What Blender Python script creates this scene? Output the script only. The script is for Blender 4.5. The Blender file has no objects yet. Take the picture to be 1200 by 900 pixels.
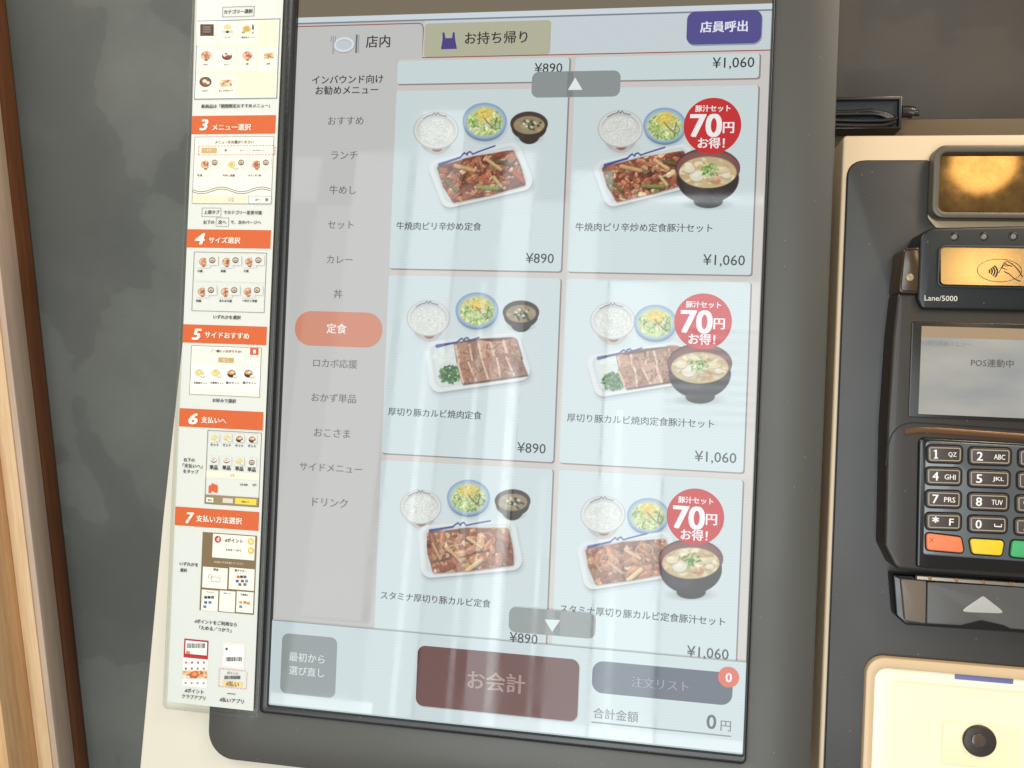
import bpy, bmesh, math, random
import numpy as np
from mathutils import Matrix, Vector
random.seed(7)
sc = bpy.context.scene
col = sc.collection

# ------------------------------------------------------------------ camera
# kiosk frame: u right, v up, w towards the viewer, origin on the display glass;
# the kiosk face leans back by TILT from the vertical.
TILT = math.radians(12.0)
K = 0.0993
FP = 950.0
Rm = np.array([[0.9876938730283378, -0.04082884065648681, 0.15097621982593457],
               [0.039690789813610884, 0.9991563660970232, 0.010545012648788309],
               [-0.15127939180950417, -0.004422878976249855, 0.9884811499241186]])
tv = np.array([-0.6738593679395244, -1.7042009668871954, 4.695085132712291]) * K
FL = np.diag([1., -1., -1.])
RL = FL @ Rm @ FL
CL = -(RL.T @ (FL @ tv))                       # camera place in the kiosk frame
M = Matrix.Translation((0, 0, 1.45)) @ Matrix.Rotation(math.pi / 2 - TILT, 4, 'X')
Mn = np.array(M)
cam_l = Matrix(np.vstack([np.hstack([RL.T, CL.reshape(3, 1)]), [0, 0, 0, 1]]).tolist())
cd = bpy.data.cameras.new('camera')
cam = bpy.data.objects.new('camera', cd)
col.objects.link(cam)
cam.matrix_world = M @ cam_l
cd.sensor_width = 36.0
cd.lens = FP / 1200 * 36
cd.clip_start = 0.02
cd.clip_end = 100
sc.camera = cam


def U(px, py, w=0.0):
    """point of the kiosk frame plane w that the photograph shows at px, py"""
    d = RL.T @ np.array([(px - 600) / FP, -(py - 450) / FP, -1.0])
    k = (w - CL[2]) / d[2]
    p = CL + k * d
    return float(p[0]), float(p[1])


CW = Mn[:3, :3] @ CL + Mn[:3, 3]


def wray(px, py):
    return Mn[:3, :3] @ (RL.T @ np.array([(px - 600) / FP, -(py - 450) / FP, -1.0]))


def W(px, py, y):
    """world point on the vertical plane Y = y"""
    d = wray(px, py)
    return CW + (y - CW[1]) / d[1] * d


# ------------------------------------------------------------------ light
def lin(c):
    c = [x / 255 for x in c[:3]]
    return tuple((x / 12.92 if x <= .04045 else ((x + .055) / 1.055) ** 2.4) for x in c)


world = bpy.data.worlds.new('World')
sc.world = world
world.use_nodes = True
bg = world.node_tree.nodes['Background']
bg.inputs[0].default_value = (0.72, 0.70, 0.66, 1)
bg.inputs[1].default_value = 0.5


def area(name, loc, target, sx, sy, radiance, colr, shape='RECTANGLE'):
    l = bpy.data.lights.new(name, 'AREA')
    l.shape = shape
    l.size = sx
    l.size_y = sy
    a = sx * sy * (math.pi / 4 if shape in ('DISK', 'ELLIPSE') else 1)
    l.energy = radiance * a * math.pi
    l.color = colr
    o = bpy.data.objects.new(name, l)
    col.objects.link(o)
    o.location = loc
    d = Vector(target) - Vector(loc)
    o.rotation_euler = d.to_track_quat('-Z', 'Y').to_euler()
    return o


def mirror_hit(px, py, Y, w=0.0):
    """where the mirror ray of the glass at px, py meets the world plane Y"""
    d = RL.T @ np.array([(px - 600) / FP, -(py - 450) / FP, -1.0])
    k = (w - CL[2]) / d[2]
    p = CL + k * d
    r = d * np.array([1, 1, -1])
    pw = Mn[:3, :3] @ p + Mn[:3, 3]
    rw = Mn[:3, :3] @ r
    return pw + (Y - pw[1]) / rw[1] * rw


def pane_lamp(x0, y0, x1, y1, rad, colr, Y=-2.6):
    """a window pane of the room behind the camera, as the glass mirrors it"""
    a = mirror_hit(x0, (y0 + y1) / 2, Y)
    b = mirror_hit(x1, (y0 + y1) / 2, Y)
    c = mirror_hit((x0 + x1) / 2, y0, Y)
    d = mirror_hit((x0 + x1) / 2, y1, Y)
    cx, cz = (a[0] + b[0]) / 2, (c[2] + d[2]) / 2
    sx, sz = abs(b[0] - a[0]), abs(d[2] - c[2])
    area('window_pane_light', (cx, Y, cz), (cx, 0, cz), sx, sz, rad, colr)


COOL = (0.88, 0.97, 1.0)
NEU = (1.0, 0.97, 0.92)
PANES = [
    # px box on the glass, radiance, colour, distance when it hangs before another
    (385, 178, 452, 728, 2.0, COOL),
    (340, 184, 374, 236, 1.6, COOL),
    (340, 240, 385, 728, 1.1, COOL),
    (452, 130, 508, 960, 3.4, COOL),
    (470, 410, 477, 960, 3.0, COOL, -2.5),
    (508, 215, 562, 960, 1.6, COOL),
    (538, 330, 544, 960, 3.0, COOL, -2.5),
    (562, 178, 600, 960, 4.8, COOL),
    (577, 430, 587, 960, 4.0, COOL, -2.5),
    (600, 236, 648, 960, 2.2, COOL),
    (622, 560, 627, 960, 3.0, COOL, -2.5),
    (648, 200, 700, 960, 4.6, COOL),
    (700, 236, 772, 330, 2.0, COOL),
    (700, 330, 772, 960, 6.8, COOL),
    (712, 480, 720, 960, 2.5, COOL, -2.5),
    (772, 238, 930, 330, 1.6, COOL),
    (772, 330, 930, 380, 5.6, COOL),
    (772, 500, 930, 560, 5.2, COOL),
    (772, 560, 930, 960, 4.2, COOL),
    (740, 229, 930, 238, 6.0, COOL),
    (330, 728, 452, 960, 2.4, COOL),
    (290, 816, 430, 960, 4.5, NEU, -2.5),
    (560, 858, 960, 960, 3.5, NEU, -2.5),
] + [(772, 380 + 12 * k, 930, 386 + 12 * k, 6.2, COOL) for k in range(10)] + [(772, 386 + 12 * k, 930, 392 + 12 * k, 3.9, COOL) for k in range(10)]
for p in PANES:
    pane_lamp(*p[:6], Y=p[6] if len(p) > 6 else -2.6)
# ceiling light of the shop, soft, over the customer
area('ceiling_light', (-1.3, -0.8, 2.8), (-0.1, 0.1, 1.35), 1.3, 0.8, 6.2, (1.0, 0.965, 0.90))
area('right_fill_light', (1.5, -1.1, 2.7), (-0.1, 0.1, 1.3), .8, .8, 6.0, (1.0, 0.93, 0.84))  # added fill from the right, brightens the wood's side faces and the sheet
area('warm_ceiling_lamp', (0.75, -0.35, 2.25), (0.3, 0.0, 1.4), .16, .16, 60, (1.0, 0.72, 0.42), 'DISK')
# warm downlight mirrored in the reader window
LW = -0.012
hit = mirror_hit(1156, 190, -0.6, LW)
LAMP_W = hit

sc.view_settings.view_transform = 'Standard'
sc.view_settings.look = 'None'
sc.view_settings.gamma = 1
sc.view_settings.exposure = 0.0
sc.cycles.max_bounces = 8
sc.cycles.transparent_max_bounces = 16
sc.cycles.use_denoising = True


# ------------------------------------------------------------------ materials
def nt(name):
    m = bpy.data.materials.new(name)
    m.use_nodes = True
    t = m.node_tree
    b = t.nodes['Principled BSDF']
    return m, t, b


MC = {}


def plastic(name, c, rough=.5, spec=.5, grain=.06, gscale=900, bump=.0, metal=0, big=.0, coat=0):
    if name in MC:
        return MC[name]
    m, t, b = nt(name)
    N = t.nodes.new
    L = t.links.new
    tc = N('ShaderNodeTexCoord')
    n = N('ShaderNodeTexNoise')
    n.inputs['Scale'].default_value = gscale
    n.inputs['Detail'].default_value = 3
    L(tc.outputs['Object'], n.inputs['Vector'])
    n2 = N('ShaderNodeTexNoise')
    n2.inputs['Scale'].default_value = 9
    n2.inputs['Detail'].default_value = 5
    L(tc.outputs['Object'], n2.inputs['Vector'])
    a = N('ShaderNodeMath'); a.operation = 'MULTIPLY_ADD'
    a.inputs[1].default_value = grain * 2
    a.inputs[2].default_value = 1 - grain
    L(n.outputs['Fac'], a.inputs[0])
    a2 = N('ShaderNodeMath'); a2.operation = 'MULTIPLY_ADD'
    a2.inputs[1].default_value = big * 2
    a2.inputs[2].default_value = 1 - big
    L(n2.outputs['Fac'], a2.inputs[0])
    a3 = N('ShaderNodeMath'); a3.operation = 'MULTIPLY'
    L(a.outputs[0], a3.inputs[0]); L(a2.outputs[0], a3.inputs[1])
    v = N('ShaderNodeVectorMath'); v.operation = 'SCALE'
    v.inputs[0].default_value = lin(c)
    L(a3.outputs[0], v.inputs['Scale'])
    # sparse dust specks
    vo = N('ShaderNodeTexVoronoi'); vo.inputs['Scale'].default_value = 210
    L(tc.outputs['Object'], vo.inputs['Vector'])
    lt = N('ShaderNodeMath'); lt.operation = 'LESS_THAN'; lt.inputs[1].default_value = .085
    L(vo.outputs['Distance'], lt.inputs[0])
    sp = N('ShaderNodeSeparateColor'); L(vo.outputs['Color'], sp.inputs[0])
    gt = N('ShaderNodeMath'); gt.operation = 'GREATER_THAN'; gt.inputs[1].default_value = .86
    L(sp.outputs[0], gt.inputs[0])
    mu = N('ShaderNodeMath'); mu.operation = 'MULTIPLY'; L(lt.outputs[0], mu.inputs[0]); L(gt.outputs[0], mu.inputs[1])
    mu2 = N('ShaderNodeMath'); mu2.operation = 'MULTIPLY'; mu2.inputs[1].default_value = .2; L(mu.outputs[0], mu2.inputs[0])
    mc = N('ShaderNodeMix'); mc.data_type = 'RGBA'
    L(mu2.outputs[0], mc.inputs[0]); L(v.outputs[0], mc.inputs[6]); mc.inputs[7].default_value = (.42, .39, .34, 1)
    L(mc.outputs[2], b.inputs['Base Color'])
    r = N('ShaderNodeMath'); r.operation = 'MULTIPLY_ADD'
    r.inputs[1].default_value = .3
    r.inputs[2].default_value = rough - .15 if rough > .2 else 0
    L(n2.outputs['Fac'], r.inputs[0]); L(r.outputs[0], b.inputs['Roughness'])
    b.inputs['Specular IOR Level'].default_value = spec
    b.inputs['Metallic'].default_value = metal
    b.inputs['Coat Weight'].default_value = coat
    if bump:
        bp = N('ShaderNodeBump'); bp.inputs['Strength'].default_value = bump
        bp.inputs['Distance'].default_value = .0004
        L(n.outputs['Fac'], bp.inputs['Height']); L(bp.outputs[0], b.inputs['Normal'])
    MC[name] = m
    return m


def lcd(c, alpha=1.0, strength=1.0, attr=False):
    """a lit patch of the display: emission with the panel's fine line pattern"""
    key = ('lcd', tuple(c), alpha, strength, attr)
    if key in MC:
        return MC[key]
    m = bpy.data.materials.new('display_light')
    m.use_nodes = True
    t = m.node_tree
    t.nodes.clear()
    N = t.nodes.new
    L = t.links.new
    out = N('ShaderNodeOutputMaterial')
    e = N('ShaderNodeBsdfPrincipled')
    e.inputs['Roughness'].default_value = .035
    e.inputs['IOR'].default_value = 1.5
    e.inputs['Base Color'].default_value = (0, 0, 0, 1)
    tc = N('ShaderNodeTexCoord')
    mp = N('ShaderNodeMapping')
    mp.inputs['Rotation'].default_value = (0, 0, math.radians(86))
    L(tc.outputs['Object'], mp.inputs[0])
    wv = N('ShaderNodeTexWave')
    wv.inputs['Scale'].default_value = 190
    wv.inputs['Distortion'].default_value = 3.5
    wv.inputs['Detail'].default_value = 2
    wv.inputs['Detail Scale'].default_value = .05
    L(mp.outputs[0], wv.inputs['Vector'])
    nz = N('ShaderNodeTexNoise'); nz.inputs['Scale'].default_value = 1400
    L(tc.outputs['Object'], nz.inputs['Vector'])
    ad = N('ShaderNodeMath'); ad.operation = 'ADD'
    L(wv.outputs['Fac'], ad.inputs[0]); L(nz.outputs['Fac'], ad.inputs[1])
    mr = N('ShaderNodeMath'); mr.operation = 'MULTIPLY_ADD'
    mr.inputs[1].default_value = .034
    mr.inputs[2].default_value = .966
    L(ad.outputs[0], mr.inputs[0])
    v = N('ShaderNodeVectorMath'); v.operation = 'SCALE'
    if attr:
        at = N('ShaderNodeAttribute'); at.attribute_name = 'print'
        L(at.outputs['Color'], v.inputs[0])
    else:
        v.inputs[0].default_value = lin(c)
    L(mr.outputs[0], v.inputs['Scale'])
    L(v.outputs[0], e.inputs['Emission Color'])
    e.inputs['Emission Strength'].default_value = strength * .97
    sm = N('ShaderNodeTexNoise'); sm.inputs['Scale'].default_value = 26; sm.inputs['Detail'].default_value = 7; sm.inputs['Roughness'].default_value = .65
    sm.inputs['Distortion'].default_value = 1.2
    L(tc.outputs['Object'], sm.inputs['Vector'])
    sr = N('ShaderNodeMapRange'); sr.inputs[1].default_value = .42; sr.inputs[2].default_value = .75
    sr.inputs[3].default_value = .022; sr.inputs[4].default_value = .085
    L(sm.outputs['Fac'], sr.inputs[0]); L(sr.outputs[0], e.inputs['Roughness'])
    if alpha < 1:
        tr = N('ShaderNodeBsdfTransparent')
        mx = N('ShaderNodeMixShader'); mx.inputs[0].default_value = alpha
        L(tr.outputs[0], mx.inputs[1]); L(e.outputs[0], mx.inputs[2]); L(mx.outputs[0], out.inputs[0])
    else:
        L(e.outputs[0], out.inputs[0])
    MC[key] = m
    return m


def ink(c):
    key = ('ink', tuple(c))
    if key in MC:
        return MC[key]
    m, t, b = nt('printed_ink')
    n = t.nodes.new('ShaderNodeTexNoise'); n.inputs['Scale'].default_value = 1500
    v = t.nodes.new('ShaderNodeVectorMath'); v.operation = 'SCALE'
    v.inputs[0].default_value = lin(c)
    a = t.nodes.new('ShaderNodeMath'); a.operation = 'MULTIPLY_ADD'
    a.inputs[1].default_value = .08; a.inputs[2].default_value = .96
    t.links.new(n.outputs['Fac'], a.inputs[0]); t.links.new(a.outputs[0], v.inputs['Scale'])
    t.links.new(v.outputs[0], b.inputs['Base Color'])
    b.inputs['Roughness'].default_value = .55
    b.inputs['Specular IOR Level'].default_value = .25
    MC[key] = m
    return m


def ink_attr():
    if 'inka' in MC:
        return MC['inka']
    m, t, b = nt('printed_picture')
    at = t.nodes.new('ShaderNodeAttribute'); at.attribute_name = 'print'
    t.links.new(at.outputs['Color'], b.inputs['Base Color'])
    b.inputs['Roughness'].default_value = .55
    b.inputs['Specular IOR Level'].default_value = .25
    MC['inka'] = m
    return m


def clear(name, ior, rough, tint=(1, 1, 1), scratch=0.0):
    if name in MC:
        return MC[name]
    m = bpy.data.materials.new(name)
    m.use_nodes = True
    t = m.node_tree
    t.nodes.clear()
    N = t.nodes.new
    L = t.links.new
    out = N('ShaderNodeOutputMaterial')
    tr = N('ShaderNodeBsdfTransparent'); tr.inputs[0].default_value = (*tint, 1)
    gl = N('ShaderNodeBsdfGlossy'); gl.inputs['Roughness'].default_value = rough
    lw_ = N('ShaderNodeLayerWeight')
    pw = N('ShaderNodeMath'); pw.operation = 'POWER'; pw.inputs[1].default_value = 5
    L(lw_.outputs['Facing'], pw.inputs[0])
    fr = N('ShaderNodeMath'); fr.operation = 'MULTIPLY_ADD'
    f0 = ((ior - 1) / (ior + 1)) ** 2
    fr.inputs[1].default_value = 1 - f0; fr.inputs[2].default_value = f0
    L(pw.outputs[0], fr.inputs[0])
    mx = N('ShaderNodeMixShader')
    L(fr.outputs[0], mx.inputs[0]); L(tr.outputs[0], mx.inputs[1]); L(gl.outputs[0], mx.inputs[2])
    if scratch:
        tc = N('ShaderNodeTexCoord')
        mp = N('ShaderNodeMapping'); mp.inputs['Scale'].default_value = (1, .25, 1)
        n = N('ShaderNodeTexNoise'); n.inputs['Scale'].default_value = 30; n.inputs['Detail'].default_value = 6
        L(tc.outputs['Object'], mp.inputs[0]); L(mp.outputs[0], n.inputs['Vector'])
        a = N('ShaderNodeMath'); a.operation = 'MULTIPLY_ADD'
        a.inputs[1].default_value = scratch; a.inputs[2].default_value = rough
        L(n.outputs['Fac'], a.inputs[0]); L(a.outputs[0], gl.inputs['Roughness'])
    L(mx.outputs[0], out.inputs[0])
    MC[name] = m
    return m


# ------------------------------------------------------------------ things and parts
def thing(name, label, cat, base, group=None, local=True):
    """Empty at the thing's base; base in kiosk frame (local) or world"""
    o = bpy.data.objects.new(name, None)
    o.empty_display_size = .02
    col.objects.link(o)
    if local:
        o.matrix_world = M @ Matrix.Translation(base)
    else:
        o.location = base
    o['label'] = label
    o['category'] = cat
    if group:
        o['group'] = group
    o['_b'] = list(base)
    return o


def put(name, me, mat, parent, label=None):
    o = bpy.data.objects.new(name, me)
    col.objects.link(o)
    if mat is not None:
        me.materials.append(mat)
    if parent is not None:
        o.parent = parent
        if parent.type == 'EMPTY':
            b = parent['_b']
            o.location = (-b[0], -b[1], -b[2])
    if label:
        o['label'] = label
    return o


def mesh_from(v, f, smooth=True, ang=32):
    me = bpy.data.meshes.new('mesh')
    me.from_pydata([tuple(p) for p in v], [], f)
    me.update()
    if smooth:
        me.polygons.foreach_set('use_smooth', [True] * len(me.polygons))
        me.set_sharp_from_angle(angle=math.radians(ang))
    return me


def flat(pts, w):
    return mesh_from([(x, y, w) for x, y in pts], [list(range(len(pts)))], False)


def ccw(pts):
    a = sum(pts[i][0] * pts[(i + 1) % len(pts)][1] - pts[(i + 1) % len(pts)][0] * pts[i][1] for i in range(len(pts)))
    return pts if a > 0 else pts[::-1]


def roundpoly(pts, r, seg=5):
    """round the corners of a polygon; r number or list"""
    pts = [tuple(p) for p in pts]
    n = len(pts)
    out = []
    for i in range(n):
        ri = r[i] if isinstance(r, (list, tuple)) else r
        p = Vector(pts[i]); a = Vector(pts[i - 1]) - p; b = Vector(pts[(i + 1) % n]) - p
        if ri <= 0:
            out.append(pts[i]); continue
        la, lb = a.length, b.length
        a.normalize(); b.normalize()
        ang = a.angle(b)
        t = min(ri / math.tan(ang / 2), la * .49, lb * .49)
        p0 = p + a * t; p1 = p + b * t
        for k in range(seg + 1):
            s = k / seg
            q = p0 * (1 - s) ** 2 + p * 2 * s * (1 - s) + p1 * s * s
            # pull towards a circular arc
            out.append((q.x, q.y))
    return out


def inset(pts, d):
    n = len(pts)
    out = []
    for i in range(n):
        a = Vector(pts[i - 1]); p = Vector(pts[i]); b = Vector(pts[(i + 1) % n])
        e1 = (p - a); e2 = (b - p)
        if e1.length < 1e-9 or e2.length < 1e-9:
            out.append(pts[i]); continue
        e1.normalize(); e2.normalize()
        n1 = Vector((-e1.y, e1.x)); n2 = Vector((-e2.y, e2.x))
        m = n1 + n2
        if m.length < 1e-6:
            m = n1
        m.normalize()
        c = max(m.dot(n1), .35)
        q = p + m * (d / c)
        out.append((q.x, q.y))
    return out


def slab(pts, w0, w1, bev=.0004, seg=3, back=False):
    """extruded outline from w0 up to w1 with a rounded front edge"""
    pts = ccw(pts)
    n = len(pts)
    rings = [(pts, w0)]
    if bev > 0:
        for k in range(seg + 1):
            a = math.pi / 2 * k / seg
            rings.append((inset(pts, bev * (1 - math.cos(a))), w1 - bev + bev * math.sin(a)))
    else:
        rings.append((pts, w1))
    v = [(x, y, w) for r, w in rings for x, y in r]
    f = []
    for k in range(len(rings) - 1):
        for i in range(n):
            j = (i + 1) % n
            f.append((k * n + i, k * n + j, (k + 1) * n + j, (k + 1) * n + i))
    f.append([(len(rings) - 1) * n + i for i in range(n)])
    if back:
        f.append([i for i in range(n)][::-1])
    return mesh_from(v, f)


def ring(outer, inner, w0, w1, bev=.0003, wi=None):
    """frame between two outlines of equal vertex count"""
    outer = ccw(outer); inner = ccw(inner)
    n = len(outer)
    wi = w0 if wi is None else wi
    rs = [(outer, w0)]
    for k in range(3):
        a = math.pi / 2 * k / 2
        rs.append((inset(outer, bev * (1 - math.cos(a))), w1 - bev + bev * math.sin(a)))
    for k in range(3):
        a = math.pi / 2 * (1 - k / 2)
        rs.append((inset(inner, -bev * (1 - math.cos(a))), w1 - bev + bev * math.sin(a)))
    rs.append((inner, wi))
    v = [(x, y, w) for r, w in rs for x, y in r]
    f = []
    for k in range(len(rs) - 1):
        for i in range(n):
            j = (i + 1) % n
            f.append((k * n + i, k * n + j, (k + 1) * n + j, (k + 1) * n + i))
    return mesh_from(v, f)


def rrect(x0, y0, x1, y1, r, seg=6):
    """rounded rectangle in frame metres"""
    x0, x1 = min(x0, x1), max(x0, x1)
    y0, y1 = min(y0, y1), max(y0, y1)
    r = min(r, (x1 - x0) / 2 - 1e-6, (y1 - y0) / 2 - 1e-6)
    out = []
    for cx, cy, a0 in ((x1 - r, y1 - r, 0), (x0 + r, y1 - r, 90), (x0 + r, y0 + r, 180), (x1 - r, y0 + r, 270)):
        for k in range(seg + 1):
            a = math.radians(a0 + 90 * k / seg)
            out.append((cx + r * math.cos(a), cy + r * math.sin(a)))
    return out


def prect(x0, y0, x1, y1, w=0.0):
    """axis aligned frame rectangle seen at the photo box whose middle lines are given"""
    xm, ym = (x0 + x1) / 2, (y0 + y1) / 2
    return (U(x0, ym, w)[0], U(xm, y1, w)[1], U(x1, ym, w)[0], U(xm, y0, w)[1])


def prr(x0, y0, x1, y1, r=3, w=0.0, seg=6):
    a = prect(x0, y0, x1, y1, w)
    return rrect(*a, r * .00049, seg)


def pq(pts, w=0.0):
    return [U(x, y, w) for x, y in pts]


def disc(px, py, r, w, n=28, ry=None):
    c = U(px, py, w)
    r *= .00049
    ry = r if ry is None else ry * .00049
    return [(c[0] + r * math.cos(2 * math.pi * k / n), c[1] + ry * math.sin(2 * math.pi * k / n)) for k in range(n)]


def stroke(pts, wd):
    """flat ribbon outline along a polyline (frame metres)"""
    v = []
    n = len(pts)
    L, R = [], []
    for i in range(n):
        a = Vector(pts[max(i - 1, 0)]); b = Vector(pts[min(i + 1, n - 1)])
        d = (b - a).normalized()
        q = Vector((-d.y, d.x)) * (wd[i] if isinstance(wd, (list, tuple)) else wd) / 2
        p = Vector(pts[i])
        L.append(tuple(p + q)); R.append(tuple(p - q))
    return L, R


def stroke_mesh(pts, wd, w, closed=False):
    if closed:
        pts = list(pts) + [pts[0], pts[1]]
    L, R = stroke(pts, wd)
    v = [(x, y, w) for x, y in L + R]
    n = len(pts)
    m = n - 1
    f = [(i, n + i, n + i + 1, i + 1) for i in range(m)]
    return mesh_from(v, f, False)


def outline(pts, wd, w):
    """closed thin line ring"""
    pts = ccw(pts)
    o = pts; i_ = inset(pts, wd)
    n = len(pts)
    v = [(x, y, w) for x, y in o + i_]
    f = [(i, (i + 1) % n, n + (i + 1) % n, n + i) for i in range(n)]
    return mesh_from(v, f, False)


def join_meshes(ms):
    v, f = [], []
    for m in ms:
        b = len(v)
        v += [tuple(q.co) for q in m.vertices]
        f += [[b + i for i in p.vertices] for p in m.polygons]
    return mesh_from(v, f)


def tube(pts, r, seg=8):
    """round cable along 3D points"""
    P = [Vector(p) for p in pts]
    v, f = [], []
    up = Vector((0, 0, 1))
    for i, p in enumerate(P):
        d = (P[min(i + 1, len(P) - 1)] - P[max(i - 1, 0)]).normalized()
        a = d.cross(up)
        if a.length < 1e-4:
            a = d.cross(Vector((0, 1, 0)))
        a.normalize(); b = d.cross(a)
        for k in range(seg):
            t = 2 * math.pi * k / seg
            v.append(p + a * (r * math.cos(t)) + b * (r * math.sin(t)))
    for i in range(len(P) - 1):
        for k in range(seg):
            j = (k + 1) % seg
            f.append((i * seg + k, i * seg + j, (i + 1) * seg + j, (i + 1) * seg + k))
    f.append(list(range(seg))[::-1]); f.append([(len(P) - 1) * seg + k for k in range(seg)])
    return mesh_from(v, f, True, 60)


def spline(pts, n=8):
    out = []
    P = [Vector(p) for p in pts]
    for i in range(len(P) - 1):
        p0 = P[max(i - 1, 0)]; p1 = P[i]; p2 = P[i + 1]; p3 = P[min(i + 2, len(P) - 1)]
        for k in range(n):
            t = k / n
            out.append(.5 * ((2 * p1) + (p2 - p0) * t + (2 * p0 - 5 * p1 + 4 * p2 - p3) * t * t + (3 * p1 - p0 - 3 * p2 + p3) * t ** 3))
    out.append(P[-1])
    return out


# ---- text: all made first as curves, turned to meshes in one go
TXT = []


def text(s, x0, x1, yc, w, mat, parent, bold=0.0, name='text', res=2, shear=0, label=None, hpx=None):
    cu = bpy.data.curves.new('t', 'FONT')
    cu.body = s
    cu.size = 1
    cu.resolution_u = res
    cu.shear = shear
    ob = bpy.data.objects.new('t', cu)
    col.objects.link(ob)
    TXT.append((ob, x0, x1, yc, w, mat, parent, name, label, hpx, bold))


def flush_text():
    bpy.context.view_layer.update()
    dg = bpy.context.evaluated_depsgraph_get()
    for ob, x0, x1, yc, w, mat, parent, name, label, hpx, bold in TXT:
        me = bpy.data.meshes.new_from_object(ob.evaluated_get(dg))
        n = len(me.vertices)
        c = np.empty(n * 3, np.float32)
        me.vertices.foreach_get('co', c)
        c = c.reshape(-1, 3)
        lo, hi = c.min(0), c.max(0)
        a = U(x0, yc, w); b = U(x1, yc, w)
        s = (b[0] - a[0]) / (hi[0] - lo[0])
        mid = U((x0 + x1) / 2, yc, w)
        sy = s
        if hpx:
            sy = (U((x0 + x1) / 2, yc - hpx / 2, w)[1] - U((x0 + x1) / 2, yc + hpx / 2, w)[1]) / (hi[1] - lo[1])
        c[:, 0] = (c[:, 0] - (lo[0] + hi[0]) / 2) * s + (a[0] + b[0]) / 2
        c[:, 1] = (c[:, 1] - (lo[1] + hi[1]) / 2) * sy + mid[1]
        c[:, 2] = w
        me.vertices.foreach_set('co', c.ravel())
        me.materials.clear()
        me.update()
        if bold > .004:
            # heavier lettering: the same glyphs laid again with tiny shifts
            q = np.empty(len(me.loops), np.int32); me.loops.foreach_get('vertex_index', q)
            tot = np.empty(len(me.polygons), np.int32); me.polygons.foreach_get('loop_total', tot)
            e = bold * s * .9
            sh_ = [(-e, -e * .45), (e, e * .45), (-e, e * .45), (e, -e * .45)] if bold > .015 else [(-e, 0), (e, 0)]
            V = np.concatenate([c + np.array([dx, dy, 2e-6 * i], np.float32) for i, (dx, dy) in enumerate(sh_)])
            Q = np.concatenate([q + n * i for i in range(len(sh_))])
            T_ = np.tile(tot, len(sh_))
            m2 = bpy.data.meshes.new('lettering')
            m2.vertices.add(len(V)); m2.vertices.foreach_set('co', V.ravel())
            m2.loops.add(len(Q)); m2.loops.foreach_set('vertex_index', Q)
            m2.polygons.add(len(T_)); m2.polygons.foreach_set('loop_start', np.concatenate([[0], np.cumsum(T_)[:-1]]).astype(np.int32))
            m2.update(calc_edges=True)
            bpy.data.meshes.remove(me)
            me = m2
        put(name, me, mat, parent, label)
        cu = ob.data
        bpy.data.objects.remove(ob)
        bpy.data.curves.remove(cu)


# ---- pictures shown on the display or printed: coloured fine meshes
rng = np.random.default_rng(5)


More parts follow.
